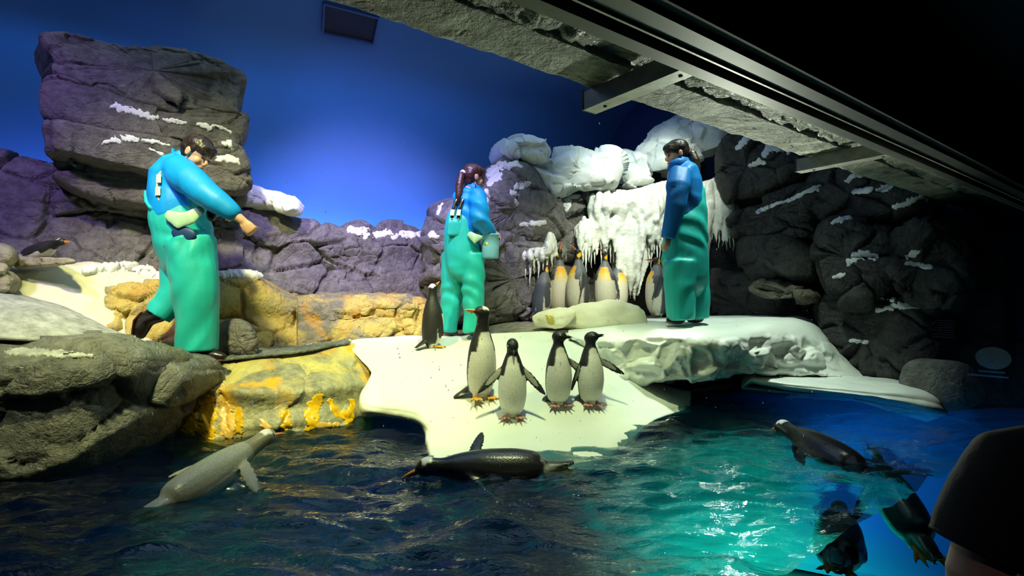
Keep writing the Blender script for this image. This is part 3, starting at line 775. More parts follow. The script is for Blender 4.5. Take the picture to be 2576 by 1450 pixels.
st += [(1575, 560, 720, 14), (1590, 560, 700, 14), (1525, 520, 620, 12), (1510, 500, 590, 12)]
ic = [(x, 580 + rnd.uniform(-8, 30), 640 + rnd.uniform(-20, 45), rnd.uniform(3.5, 6)) for x in list(np.arange(1488, 1560, 8)) + list(np.arange(1618, 1668, 7))]
icefall('icefall', st, [(1486, 492), (1520, 478), (1570, 482), (1620, 470), (1668, 455), (1668, 560), (1640, 610), (1610, 680), (1590, 745), (1565, 740), (1545, 640), (1500, 560)], 6.55, 3, 'broad frozen waterfall of white drips above the king penguins', ic)
st = [(x, 452 + rnd.uniform(0, 14), rnd.uniform(560, 620), rnd.uniform(8, 11)) for x in np.arange(1772, 1862, 8)] + [(1778, 560, 690, 9), (1775, 520, 640, 10)]
ic = [(x, 545, rnd.uniform(590, 640), rnd.uniform(4, 6)) for x in np.arange(1782, 1864, 9)] + [(1779, 620, 715, 6)]
icefall('icefall', st, [(1768, 458), (1810, 444), (1856, 448), (1862, 530), (1840, 570), (1790, 580), (1770, 560)], 6.1, 7, 'short frozen curtain with hanging icicles right of the standing keeper', ic, 0.16)
st = [(1386, 590, 650, 13), (1378, 610, 655, 10), (1320, 632, 660, 8), (1335, 628, 662, 9), (1350, 630, 660, 8), (1364, 628, 662, 8)]
ic = [(1322, 645, 700, 5), (1333, 648, 715, 5), (1344, 645, 690, 4.5), (1355, 645, 705, 5), (1366, 645, 680, 4.5), (1376, 645, 695, 4.5), (1388, 645, 672, 4)]
icefall('icefall', st, [(1314, 632), (1340, 625), (1372, 622), (1384, 586), (1394, 610), (1396, 645), (1360, 655), (1320, 650)], 6.05, 17, 'small icicle cluster with a white knob on the rock beside the bucket', ic, 0.14, 0.012)
st = [(1462, 560, 640, 9), (1472, 548, 620, 10), (1480, 555, 650, 8), (1455, 570, 610, 7)]
ic = [(1458, 600, 640, 4.5), (1466, 610, 670, 5), (1474, 615, 690, 5), (1482, 620, 660, 4)]
icefall('icefall', st, [(1452, 575), (1470, 552), (1486, 550), (1488, 610), (1470, 630), (1456, 610)], 6.45, 27, 'narrow icicle group left of the broad frozen waterfall', ic, 0.14, 0.012)

# dark rock wall on the right
rwl = [(1760, 560), (1830, 420), (1900, 360), (2040, 400), (2200, 440), (2330, 500), (2430, 570), (2520, 640)]
rows = [[UG(x, y + (980 - y) * t, 6.02 - 0.10 * math.sin(t * 3)) for x, y in rwl] for t in (0, 0.2, 0.4, 0.6, 0.8, 1.0)]
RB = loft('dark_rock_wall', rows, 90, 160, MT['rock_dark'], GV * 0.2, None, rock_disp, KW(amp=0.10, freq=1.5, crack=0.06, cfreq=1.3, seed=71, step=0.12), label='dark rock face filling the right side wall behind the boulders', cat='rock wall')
MT['rock_tan_d'] = M_rock('rock_tan_weathered', (0.06, 0.055, 0.04), (0.17, 0.155, 0.11), 0.7, bstr=0.9)
def rblock(name, ol, g, t, seed, lb, patches=(), mat='rock_dark', boxy=0.24, kw=None):
    e = empty(name, UG(ol[0][0], max(y for x, y in ol), g), lb, 'rock')
    b = block('rock_body', ol, lambda x, y: UG(x, y, g), t, GV, MT[mat], e, seed=seed, boxy=boxy, dp=0.35, nr=64, na=170, kw=kw or KW(amp=0.06, freq=1.8, crack=0.05, cfreq=2.0, step=0.08, cw=0.045, tilt=0.28))
    for s, st in enumerate(patches): snow_patch([b, RB], st, e, seed * 3 + s)
    return b
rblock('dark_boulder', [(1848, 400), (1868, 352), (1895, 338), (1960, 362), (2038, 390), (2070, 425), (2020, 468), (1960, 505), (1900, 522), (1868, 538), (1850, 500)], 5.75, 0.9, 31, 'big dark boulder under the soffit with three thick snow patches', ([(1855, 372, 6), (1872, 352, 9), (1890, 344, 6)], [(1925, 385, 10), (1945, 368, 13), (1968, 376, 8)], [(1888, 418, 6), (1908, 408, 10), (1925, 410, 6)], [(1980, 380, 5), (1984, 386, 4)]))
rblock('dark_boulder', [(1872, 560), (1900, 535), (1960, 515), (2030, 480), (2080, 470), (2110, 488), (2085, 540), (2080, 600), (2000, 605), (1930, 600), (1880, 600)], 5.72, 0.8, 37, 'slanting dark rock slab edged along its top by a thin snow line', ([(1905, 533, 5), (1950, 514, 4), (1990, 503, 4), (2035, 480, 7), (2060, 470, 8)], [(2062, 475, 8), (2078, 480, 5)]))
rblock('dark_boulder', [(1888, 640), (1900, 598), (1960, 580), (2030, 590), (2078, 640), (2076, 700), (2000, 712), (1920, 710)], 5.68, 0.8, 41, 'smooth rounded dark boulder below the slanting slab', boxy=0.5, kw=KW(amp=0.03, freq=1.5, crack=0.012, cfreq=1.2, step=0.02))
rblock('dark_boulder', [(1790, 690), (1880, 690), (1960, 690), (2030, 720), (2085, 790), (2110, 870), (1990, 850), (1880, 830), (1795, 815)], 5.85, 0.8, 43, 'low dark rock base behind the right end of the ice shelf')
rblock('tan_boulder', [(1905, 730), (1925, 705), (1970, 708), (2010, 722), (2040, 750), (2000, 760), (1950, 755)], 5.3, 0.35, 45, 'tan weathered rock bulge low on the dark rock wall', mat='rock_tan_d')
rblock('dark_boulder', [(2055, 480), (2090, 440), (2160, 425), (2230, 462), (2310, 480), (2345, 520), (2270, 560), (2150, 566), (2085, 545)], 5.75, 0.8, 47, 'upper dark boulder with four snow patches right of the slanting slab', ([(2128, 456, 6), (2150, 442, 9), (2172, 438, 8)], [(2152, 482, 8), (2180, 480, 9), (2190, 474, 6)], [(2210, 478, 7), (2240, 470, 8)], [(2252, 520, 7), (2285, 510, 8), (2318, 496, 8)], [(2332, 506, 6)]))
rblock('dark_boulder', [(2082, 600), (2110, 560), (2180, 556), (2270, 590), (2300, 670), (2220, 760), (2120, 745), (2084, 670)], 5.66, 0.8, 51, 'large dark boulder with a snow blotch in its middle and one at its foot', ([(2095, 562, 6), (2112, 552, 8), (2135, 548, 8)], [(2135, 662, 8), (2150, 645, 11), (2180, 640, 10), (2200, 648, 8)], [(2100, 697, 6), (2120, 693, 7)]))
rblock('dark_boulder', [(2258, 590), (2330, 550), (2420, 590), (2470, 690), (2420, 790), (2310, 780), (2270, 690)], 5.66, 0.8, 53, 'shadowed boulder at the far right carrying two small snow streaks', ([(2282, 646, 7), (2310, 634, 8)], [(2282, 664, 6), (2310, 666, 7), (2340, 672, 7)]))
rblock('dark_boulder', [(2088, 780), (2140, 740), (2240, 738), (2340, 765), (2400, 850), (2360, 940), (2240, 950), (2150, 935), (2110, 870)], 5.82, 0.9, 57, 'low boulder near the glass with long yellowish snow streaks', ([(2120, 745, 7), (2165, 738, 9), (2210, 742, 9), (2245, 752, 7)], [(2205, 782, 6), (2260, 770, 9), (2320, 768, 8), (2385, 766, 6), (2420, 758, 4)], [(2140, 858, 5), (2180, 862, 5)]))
block('dark_boulder', [(2322, 960), (2335, 915), (2370, 905), (2405, 945), (2416, 985), (2400, 1012), (2350, 1030), (2325, 1010)], lambda x, y: U(x, y, 4.2), 0.4, NV, MT['rock_fore'], seed=59, nr=40, na=100, kw=KW(amp=0.02, crack=0.0), label='smooth rounded grey boulder at the waterline near the glass', cat='rock')

# ledge with guano stains
led = [(262, 706, 866, 3.97), (360, 700, 874, 4.06), (450, 702, 880, 4.18), (540, 698, 886, 4.33), (600, 692, 884, 4.45), (650, 703, 880, 4.52), (700, 722, 876, 4.6), (750, 742, 872, 4.68), (860, 742, 862, 4.82), (960, 740, 852, 4.97), (1040, 742, 848, 5.1), (1085, 762, 846, 5.2)]
ld = empty('stained_rock_ledge', U(700, 878, 4.6), 'long low rock ledge blotched with yellow and orange droppings behind the walking keeper', 'rock ledge')
for a, b, sd in ((0, 4, 81), (3, 8, 85), (7, 12, 89)):
    q = led[a:b]
    rows = [[U(x, t - 4, d + 1.0) for x, t, bt, d in q], [U(x, t - 2, d + 0.6) for x, t, bt, d in q], [U(x, t, d + 0.28) for x, t, bt, d in q], [U(x, t + 12, d + 0.14) for x, t, bt, d in q]] + [[U(x, t + (bt - t) * f, d + o) for x, t, bt, d in q] for f, o in ((0.3, 0.08), (0.55, 0.09), (0.75, 0.02), (1.0, 0.0), (1.12, 0.05))]
    loft('ledge_stone', rows, 90, 130, MT['ledge'], NV * 0.05, ld, rock_disp, KW(amp=0.045, freq=2.6, crack=0.05, cfreq=2.0, seed=sd, step=0.05, cw=0.045))
block('dark_boulder', [(545, 860), (552, 825), (580, 808), (612, 815), (630, 850), (640, 886), (600, 892), (555, 890)], lambda x, y: U(x, y, 4.15), 0.3, NV, MT['rock_mid'], seed=91, nr=40, na=110, kw=KW(amp=0.03, freq=3, crack=0.03, cfreq=3), label='small dark boulder at the foot of the stained ledge beside the keeper\'s leg', cat='rock')
# snow bank and stones at the left
sb = []
_sx, _sy, _sd = (-420, 40, 160, 290, 390, 455), (640, 666, 664, 672, 686, 694), (3.42, 3.90, 4.05, 4.26, 4.42, 4.52)
for xe, dy, dd in ((455, 0, 0.06), (445, 14, -0.03), (282, 54, -0.08), (296, 108, -0.18), (380, 164, -0.28), (440, 206, -0.40)):
    r_ = []
    for x in _sx:
        x2 = -420 + (x + 420) * (xe + 420) / 875.0
        r_.append((x2, np.interp(x2, _sx, _sy) + dy + max(0, x2 - 300) * (0.06 if dy > 100 else 0), np.interp(x2, _sx, _sd) + dd))
    sb.append(r_)
def soft_disp(V, N, seed=0, amp=0.03, freq=3.0): return V + N * (amp * fbm(V, freq, 4, seed))[:, None]
SB = loft('snow_bank', P3(sb), 60, 90, MT['snow_cream'], (0, 0.1, -0.3), None, soft_disp, KW(seed=5, amp=0.05), label='sloping cream-coloured snow bank between the rocks at the left', cat='snow bank')
for k, (st, lb) in enumerate((([(540, 692, 9), (580, 688, 10), (620, 690, 9), (660, 696, 7)], 'thin white snow drift on the ledge right of the walking keeper'), ([(215, 682, 10), (260, 674, 12), (310, 668, 13), (360, 678, 12), (410, 690, 9)], 'thin white snow drift along the foot of the parapet at the left'))):
    sd_ = snow_patch([L_rock, M_rockf, SB] + list(ld.children), st, None, 95 + k, thick=0.03)
    if sd_: sd_.name = 'snow_drift'; props(sd_, lb, 'snow')
for k, (ol, d, t, m, lb) in enumerate((([(-60, 640), (0, 625), (28, 630), (40, 645), (36, 660), (10, 672), (-60, 672)], 3.72, 0.35, 'stone_tan', 'upper round tan boulder at the left edge'),
    ([(-60, 672), (0, 664), (30, 680), (48, 705), (44, 725), (20, 742), (-60, 745)], 3.62, 0.38, 'stone_tan', 'lower round tan boulder at the left edge'),
    ([(40, 662), (60, 650), (120, 648), (175, 650), (192, 660), (170, 668), (90, 672), (50, 670)], 3.84, 0.14, 'stone_tan', 'flat pale stone bordering the snow bank behind'))):
    block('boulder', ol, lambda x, y: U(x, y, d), t, NV, MT[m], seed=100 + k, nr=36, na=90, kw=KW(amp=0.02, freq=3, crack=0.012, cfreq=3, step=0.01), label=lb, cat='rock')
# foreground rocks at the left
FKW = KW(amp=0.05, freq=2.2, crack=0.04, cfreq=1.7, step=0.06, cw=0.05)
FG = empty('foreground_rock', U(100, 1150, 3.25), 'big olive-grey wet rock in the left foreground sloping into the pool', 'rock')
FR_ = block('rock_body', [(-560, 830), (-300, 846), (-60, 850), (100, 852), (250, 858), (345, 868), (388, 890), (405, 930), (398, 1000), (385, 1060), (350, 1130), (250, 1190), (50, 1230), (-300, 1270), (-560, 1260)], lambda x, y: U(x, y, 3.25), 1.1, Vector((0.1, 1, 0)), MT['rock_fore'], FG, seed=111, boxy=0.3, nr=90, na=240, kw=FKW)
snow_patch([FR_], [(20, 886, 8), (100, 888, 11), (180, 894, 8), (230, 896, 5)], FG, 230, mat=MT['snow_grey'])
block('foreground_rock', [(345, 1150), (372, 1050), (392, 970), (404, 920), (432, 900), (485, 905), (520, 930), (518, 965), (498, 995), (462, 1015), (430, 1080), (410, 1150)], lambda x, y: U(x, y, 3.55), 0.7, Vector((0, 1, 0)), MT['rock_fore'], seed=117, boxy=0.45, nr=60, na=160, kw=FKW, label='angular grey rock between the foreground rock and the yellow shelf', cat='rock')
block('snow_capped_slab', [(-560, 660), (-250, 700), (0, 742), (110, 775), (200, 818), (262, 850), (250, 862), (160, 852), (60, 850), (-40, 852), (-250, 866), (-560, 860)], lambda x, y: U(x, y, 3.45), 0.9, Vector((0.1, 1, 0)), MT['snow_grey'], seed=121, boxy=0.45, nr=60, na=160, dp=0.9, disp=soft_disp, kw=KW(amp=0.03, freq=2.5), label='smooth grey snow-covered slab overhanging the left foreground rock', cat='rock')
# yellow stained shelf at the waterline
sh = []
for (x, yb, db, yl, dl, yw, dw) in ((430, 930, 3.72, 985, 3.6, 1105, 3.55), (520, 908, 3.95, 975, 3.66, 1104, 3.56), (620, 895, 4.1, 985, 3.65, 1098, 3.6), (720, 886, 4.25, 985, 3.78, 1092, 3.68), (800, 876, 4.4, 978, 3.9, 1082, 3.8), (870, 866, 4.55, 970, 4.05, 1072, 3.95), (930, 870, 4.6, 965, 4.2, 1066, 4.1)):
    sh.append([U(x, yb - 6, db + 0.35), U(x, yb, db), U(x, yb + (yl - yb) * 0.5, db + (dl - db) * 0.5), U(x, yl - 14, dl + 0.06), U(x, yl + 4, dl - 0.01), U(x, yl + (yw - yl) * 0.4, dl + (dw - dl) * 0.4 + 0.02), U(x, yw - 12, dw), U(x, yw + 60, dw + 0.02), U(x, yw + 300, dw + 0.1)])
YS = empty('yellow_rock_shelf', U(680, 1090, 3.8), 'flat rock shelf at the waterline streaked with bright yellow and orange stains', 'rock ledge')
YR = loft('rock_body', sh, 150, 110, MT['shelf'], (0, 0.2, -0.2), YS, rock_disp, KW(amp=0.03, freq=2.4, crack=0.02, cfreq=1.6, seed=131, step=0.035, cw=0.05))
MT['stain'] = M_plain('stain_yellow_orange', (0.80, 0.44, 0.005), 0.3, noise=0.35, nscale=14)
MT['stain_p'] = M_plain('stain_pale_orange', (0.74, 0.45, 0.10), 0.35, noise=0.35, nscale=18)
for s_, (st, mt) in enumerate((([(470, 1030, 20), (475, 1090, 26)], 'stain'), ([(520, 1010, 18), (522, 1085, 26)], 'stain'), ([(565, 1020, 16), (575, 1085, 24)], 'stain_p'), ([(602, 1030, 9), (600, 1080, 13)], 'stain'), ([(719, 1040, 11), (720, 1078, 12)], 'stain'),
        ([(800, 1000, 14), (782, 1030, 15), (785, 1072, 18)], 'stain'), ([(830, 1012, 8), (850, 1040, 9), (878, 1050, 10)], 'stain'), ([(885, 1010, 9), (880, 1060, 12)], 'stain'), ([(800, 1072, 8), (850, 1070, 8)], 'stain_p'), ([(660, 1062, 8), (675, 1082, 8)], 'stain_p'))):
    p_ = snow_patch([YR], st, YS, 200 + s_, mat=MT[mt], thick=0.0015, rag=1.1)
for c_ in YS.children:
    if c_.name.startswith('snow_patch'): c_.name = 'stain_patch'
# small ribbed hose lying along the back edge of the shelf
hp = [U(772, 874, 4.5), U(800, 871, 4.53), U(830, 867, 4.56), U(862, 864, 4.58), U(880, 862, 4.6)]
pts = catmull(np.array([list(p) for p in hp]), 60); pts[:, 2] += 0.015
V, F = tube_vf(pts, [0.014 if k % 2 else 0.011 for k in range(60)], 10)
obj('ribbed_hose', V, F, M_plain('hose_cream', (0.62, 0.58, 0.40), 0.6), label='cream ribbed hose lying beside the ice edge behind the yellow shelf', cat='hose')
# pebbled grip mat along the path
mg = [[U(540, 905, 4.02), U(640, 890, 4.16), U(740, 880, 4.32), U(820, 868, 4.5), U(875, 860, 4.62)], [U(520, 915, 3.88), U(640, 903, 4.02), U(760, 890, 4.2), U(830, 876, 4.38), U(880, 868, 4.52)]]
G = loft_np(mg, 14, 80); G[..., 2] += 0.022
G[..., 2] += 0.012 * np.abs(fbm(G.reshape(-1, 3), 40, 2, 5)).reshape(G.shape[:2])
V, F = close_grid(G, (0, 0, -0.02)); obj('grip_mat', V, F, M_rock('grip_mat_grey', (0.05, 0.06, 0.07), (0.35, 0.38, 0.36), 0.6, bstr=1.0), label='blue-grey pebbled grip mat on the path beside the stained ledge', cat='mat')

# ice shelf
isf = empty('ice_shelf', U(1300, 1000, 4.2), 'broad pale ice shelf sloping from the keepers\' feet down into the pool', 'ice shelf')
ramp_c = [
 [(900, 874, 4.62), (905, 884, 4.56), (925, 905, 4.5), (945, 940, 4.42), (930, 985, 4.35), (925, 1035, 4.28), (930, 1052, 4.6), (930, 1056, 4.9), (930, 1060, 5.2)],
 [(875, 860, 4.64), (890, 884, 4.46), (910, 910, 4.32), (932, 938, 4.18), (912, 985, 4.03), (906, 1018, 3.95), (915, 1044, 4.0), (930, 1050, 4.4), (930, 1060, 4.8)],
 [(960, 850, 4.8), (960, 880, 4.5), (960, 920, 4.27), (960, 960, 4.1), (960, 1000, 3.95), (962, 1028, 3.88), (968, 1048, 3.93), (975, 1046, 4.3), (980, 1060, 4.7)],
 [(1040, 847, 4.9), (1040, 880, 4.52), (1040, 920, 4.25), (1040, 970, 4.03), (1040, 1015, 3.84), (1040, 1040, 3.77), (1043, 1062, 3.8), (1052, 1062, 4.2), (1050, 1080, 4.5)],
 [(1110, 845, 4.95), (1110, 885, 4.5), (1110, 930, 4.2), (1110, 980, 3.98), (1110, 1035, 3.78), (1110, 1075, 3.63), (1108, 1105, 3.5), (1096, 1185, 3.02), (1110, 1120, 4.4)],
 [(1200, 842, 5.0), (1200, 885, 4.52), (1200, 930, 4.22), (1200, 985, 3.96), (1200, 1040, 3.76), (1200, 1085, 3.58), (1200, 1125, 3.38), (1200, 1235, 2.84), (1200, 1120, 4.4)],
 [(1300, 838, 5.0), (1300, 880, 4.54), (1300, 930, 4.22), (1300, 985, 3.96), (1300, 1040, 3.77), (1300, 1085, 3.58), (1300, 1125, 3.35), (1300, 1240, 2.82), (1300, 1120, 4.4)],
 [(1400, 832, 5.05), (1400, 870, 4.62), (1400, 920, 4.3), (1400, 985, 4.02), (1400, 1035, 3.83), (1400, 1080, 3.63), (1400, 1120, 3.4), (1405, 1225, 2.88), (1400, 1120, 4.4)],
 [(1500, 828, 5.05), (1500, 860, 4.75), (1500, 900, 4.5), (1500, 960, 4.22), (1500, 1020, 3.96), (1500, 1055, 3.82), (1500, 1090, 3.62), (1510, 1180, 3.15), (1500, 1110, 4.5)],
 [(1570, 880, 4.75), (1570, 905, 4.6), (1570, 932, 4.48), (1570, 962, 4.36), (1570, 992, 4.22), (1570, 1018, 4.08), (1570, 1048, 3.93), (1590, 1120, 3.62), (1570, 1090, 4.7)],
 [(1650, 958, 4.85), (1650, 968, 4.72), (1650, 978, 4.62), (1650, 990, 4.5), (1650, 1002, 4.4), (1650, 1016, 4.28), (1650, 1034, 4.15), (1650, 1062, 4.05), (1650, 1050, 5.0)],
 [(1738, 988, 5.0), (1738, 992, 4.92), (1738, 997, 4.85), (1738, 1002, 4.78), (1738, 1008, 4.72), (1738, 1015, 4.66), (1738, 1023, 4.6), (1738, 1032, 4.6), (1738, 1040, 5.2)]]
def ice_soft(V, N, seed=0, amp=0.02):
    return V + N * (amp * fbm(V, 2.2, 3, seed) + 0.006 * fbm(V, 9, 3, seed + 5))[:, None]
ICE = loft('ice_ramp', P3(ramp_c), 200, 130, MT['ice'], (0, 0.3, -0.1), isf, ice_soft, KW(seed=7, amp=0.022))
blk = [
 [(1430, 826, 5.2), (1430, 829, 4.95), (1430, 834, 4.78), (1430, 846, 4.7), (1430, 860, 4.7), (1430, 880, 4.75), (1430, 900, 4.9), (1440, 920, 5.1), (1440, 940, 5.3)],
 [(1520, 814, 5.35), (1520, 822, 4.95), (1520, 832, 4.64), (1520, 850, 4.5), (1520, 885, 4.46), (1520, 920, 4.47), (1520, 948, 4.55), (1520, 958, 4.9), (1520, 965, 5.4)],
 [(1600, 806, 5.5), (1600, 815, 4.95), (1600, 828, 4.54), (1600, 850, 4.4), (1600, 890, 4.38), (1600, 930, 4.4), (1600, 962, 4.46), (1600, 962, 4.9), (1600, 965, 5.5)],
 [(1690, 800, 5.6), (1690, 810, 4.95), (1690, 826, 4.48), (1690, 848, 4.33), (1690, 890, 4.31), (1690, 930, 4.34), (1690, 957, 4.4), (1690, 957, 4.9), (1690, 960, 5.6)],
 [(1780, 796, 5.7), (1780, 806, 4.95), (1780, 825, 4.48), (1780, 848, 4.3), (1780, 885, 4.28), (1780, 920, 4.33), (1780, 948, 4.42), (1780, 947, 4.9), (1780, 950, 5.6)],
 [(1880, 793, 5.7), (1880, 803, 5.0), (1880, 821, 4.54), (1880, 848, 4.38), (1880, 885, 4.35), (1880, 915, 4.4), (1880, 937, 4.5), (1880, 940, 4.95), (1880, 945, 5.6)],
 [(1960, 794, 5.6), (1960, 801, 5.05), (1960, 815, 4.7), (1960, 845, 4.52), (1960, 880, 4.48), (1960, 915, 4.52), (1960, 942, 4.56), (1960, 950, 5.0), (1960, 955, 5.6)],
 [(2035, 800, 5.4), (2040, 810, 5.1), (2045, 832, 4.9), (2048, 860, 4.74), (2050, 893, 4.66), (2050, 920, 4.62), (2050, 948, 4.58), (2050, 960, 5.0), (2050, 960, 5.5)],
 [(2095, 850, 5.2), (2100, 866, 5.05), (2108, 882, 4.95), (2112, 900, 4.85), (2115, 918, 4.77), (2118, 935, 4.7), (2120, 952, 4.66), (2120, 962, 5.0), (2120, 960, 5.4)],
 [(2150, 925, 5.05), (2160, 930, 4.98), (2165, 934, 4.92), (2168, 938, 4.86), (2170, 944, 4.8), (2172, 950, 4.77), (2175, 956, 4.75), (2175, 962, 5.0), (2175, 965, 5.2)]]
def ice_chunky(V, N, seed=0):
    P = V + 0.05 * np.stack([fbm(V, 4, 2, seed + 5), fbm(V, 4, 2, seed + 6), fbm(V, 4, 2, seed + 7)], 1)
    f1, e, cid = voro(P, 5.5, seed); f1b, eb, cb = voro(P, 13, seed + 9)
    face = sstep(-N[:, 2], -0.75, -0.2)
    h = face * (0.10 * (cid - 0.5) * sstep(e, 0, 0.3) + 0.03 * (cb - 0.5) * sstep(eb, 0, 0.3)) + 0.02 * fbm(V, 2.2, 3, seed + 3)
    return V + N * h[:, None]
loft('ice_block', P3(blk), 260, 130, MT['ice'], (0, 0.3, -0.1), isf, ice_chunky, KW(seed=17))
low = [
 [(1890, 938, 4.9), (1890, 944, 4.65), (1890, 950, 4.52), (1890, 956, 4.5), (1890, 962, 4.58), (1890, 965, 5.1)],
 [(2000, 940, 4.9), (2000, 950, 4.55), (2000, 962, 4.37), (2000, 972, 4.32), (2000, 980, 4.4), (2000, 985, 5.0)],
 [(2150, 942, 4.95), (2150, 958, 4.5), (2150, 974, 4.22), (2150, 986, 4.16), (2150, 998, 4.22), (2150, 1002, 4.9)],
 [(2270, 948, 4.9), (2270, 965, 4.45), (2270, 984, 4.16), (2270, 1000, 4.1), (2270, 1018, 4.14), (2270, 1022, 4.8)],
 [(2340, 965, 4.8), (2340, 980, 4.42), (2340, 996, 4.16), (2340, 1014, 4.1), (2340, 1034, 4.12), (2340, 1038, 4.7)],
 [(2380, 1000, 4.6), (2380, 1008, 4.4), (2380, 1018, 4.22), (2380, 1028, 4.18), (2380, 1042, 4.2), (2380, 1046, 4.5)]]
loft('ice_step', P3(low), 120, 60, MT['ice'], (0, 0.2, -0.1), isf, ice_soft, KW(seed=27, amp=0.03))
# snow mound among the king penguins
sm = empty('snow_mound', U(1490, 825, 5.2), 'low white snow mound with a yellow smudge in front of the king penguins', 'snow mound')
block('snow_lump', [(1385, 822), (1398, 795), (1440, 772), (1490, 758), (1540, 758), (1580, 770), (1602, 795), (1600, 818), (1560, 828), (1460, 832)], lambda x, y: U(x, y, 5.15), 0.5, NV, MT['snow_cream'], sm, seed=141, nr=40, na=110, dp=0.9, disp=soft_disp, kw=KW(amp=0.05, freq=4))
block('snow_lump', [(1356, 808), (1362, 792), (1395, 778), (1430, 776), (1425, 800), (1400, 822), (1368, 824)], lambda x, y: U(x, y, 5.05), 0.35, NV, MT['snow_cream'], sm, seed=143, nr=36, na=90, dp=0.9, disp=soft_disp, kw=KW(amp=0.04, freq=5))
sp = snow_patch(list(sm.children), [(1380, 798, 8), (1384, 806, 9), (1386, 812, 6)], sm, 160, mat=M_plain('yellow_smudge', (0.50, 0.42, 0.08), 0.7), thick=0.002, rag=1.6)
if sp: sp.name = 'yellow_smudge'

# ------------------------------------------------------------------ pool water
def water_mat():
    m = bpy.data.materials.new('pool_water'); m.use_nodes = True; nt = m.node_tree; nt.nodes.clear()
    out = nt.nodes.new('ShaderNodeOutputMaterial')
    tr = nd(nt, 'BsdfTransparent'); tr.inputs[0].default_value = (0.36, 0.60, 0.66, 1)
    gl = nd(nt, 'BsdfGlossy'); gl.inputs['Roughness'].default_value = 0.02; gl.inputs[0].default_value = (1, 1, 1, 1)
    fr = nd(nt, 'Fresnel'); fr.inputs[0].default_value = 1.33
    n = nd(nt, 'TexNoise', Scale=9.0, Detail=5.0, Roughness=0.6, Distortion=0.5); nt.links.new(coords(nt, (0.6, 1.6, 1)), n.inputs['Vector'])
    bp = nd(nt, 'Bump'); bp.inputs['Strength'].default_value = 0.35; bp.inputs['Distance'].default_value = 0.05; nt.links.new(n.outputs['Fac'], bp.inputs['Height'])
    nt.links.new(bp.outputs[0], gl.inputs['Normal']); nt.links.new(bp.outputs[0], fr.inputs['Normal'])
    rf = nd(nt, 'BsdfRefraction'); rf.inputs['IOR'].default_value = 1.33; rf.inputs['Roughness'].default_value = 0.0; rf.inputs[0].default_value = (0.42, 0.72, 0.76, 1); nt.links.new(bp.outputs[0], rf.inputs['Normal'])
    m0 = nt.nodes.new('ShaderNodeMixShader'); m0.inputs[0].default_value = 0.55; nt.links.new(tr.outputs[0], m0.inputs[1]); nt.links.new(rf.outputs[0], m0.inputs[2])
    mx = nt.nodes.new('ShaderNodeMixShader'); nt.links.new(fr.outputs[0], mx.inputs[0]); nt.links.new(m0.outputs[0], mx.inputs[1]); nt.links.new(gl.outputs[0], mx.inputs[2]); nt.links.new(mx.outputs[0], out.inputs[0])
    return m
MT['water'] = water_mat()
ga = np.linspace(-5.5, GR - 0.02, 560); na_ = np.linspace(0.952, 5.4, 300)
GG, NN = np.meshgrid(ga, na_, indexing='ij')
XX = GV.x * GG + NV.x * NN; YY = GV.y * GG + NV.y * NN
Pw = np.stack([XX.ravel(), YY.ravel(), np.zeros(XX.size)], 1)
ZZ = 0.05 * fbm(Pw * np.array([0.8, 1.7, 1]), 2.4, 3, 7) + 0.03 * fbm(Pw * np.array([0.7, 1.6, 1]) + 0.1 * fbm(Pw, 3, 2, 4)[:, None], 6.5, 3, 17)
G = np.stack([XX, YY, ZZ.reshape(XX.shape)], -1)
V, F = close_grid(G, None)
obj('pool_water', V, F, MT['water'], rebase=False, kind='stuff', label='dark rippling pool water with reflections', cat='water')

# water drops clinging to the inside of the pane
dm = bpy.data.materials.new('water_drop'); dm.use_nodes = True; nt = dm.node_tree; nt.nodes.clear()
o_ = nt.nodes.new('ShaderNodeOutputMaterial'); t_ = nd(nt, 'BsdfTranslucent'); t_.inputs[0].default_value = (0.9, 0.95, 0.92, 1); g_ = nd(nt, 'BsdfTransparent')
m_ = nt.nodes.new('ShaderNodeMixShader'); m_.inputs[0].default_value = 0.55; nt.links.new(g_.outputs[0], m_.inputs[1]); nt.links.new(t_.outputs[0], m_.inputs[2]); nt.links.new(m_.outputs[0], o_.inputs[0])
rd = random.Random(11); pr = []
for k in range(260):
    if k < 130: px, py = rd.gauss(1330, 170), rd.gauss(930, 110)
    elif k < 200: px, py = rd.gauss(1980, 170), rd.gauss(960, 130)
    else: px, py = rd.uniform(200, 2200), rd.uniform(300, 1150)
    c = UN(px, py, 0.9575); r_ = rd.choice((0.0006, 0.0009, 0.0009, 0.0013, 0.0018)); l_ = rd.choice((1, 1, 1.5, 3.0))
    pr.append(ell_vf(c, (r_, 0.0006, r_ * l_), (GV, NV, (0, 0, 1)), 1))
V, F = join(pr); obj('water_drops', V, F, dm, win, kind='stuff')

# ------------------------------------------------------------------ penguins
MT['plumage'] = M_vcol('penguin_plumage', 0.5, 0.4, 0.35, 140)
MT['plumage_wet'] = M_vcol('penguin_plumage_wet', 0.25, 0.5, 0.3, 110)
MT['beak_orange'] = M_plain('beak_orange', (0.72, 0.26, 0.04), 0.4)
MT['beak_red'] = M_plain('beak_coral', (0.85, 0.22, 0.06), 0.4)
MT['beak_black'] = M_plain('beak_black', (0.02, 0.018, 0.018), 0.35)
MT['foot_orange'] = M_plain('foot_orange', (0.75, 0.36, 0.05), 0.5, noise=0.2, nscale=60)
MT['foot_pink'] = M_plain('foot_pink', (0.55, 0.26, 0.20), 0.5, noise=0.2, nscale=60)
MT['foot_cream'] = M_plain('foot_cream', (0.72, 0.62, 0.30), 0.5, noise=0.2, nscale=60)
MT['foot_black'] = M_plain('foot_black', (0.03, 0.028, 0.028), 0.5)
MT['eye'] = M_plain('eye_black', (0.01, 0.008, 0.008), 0.15)
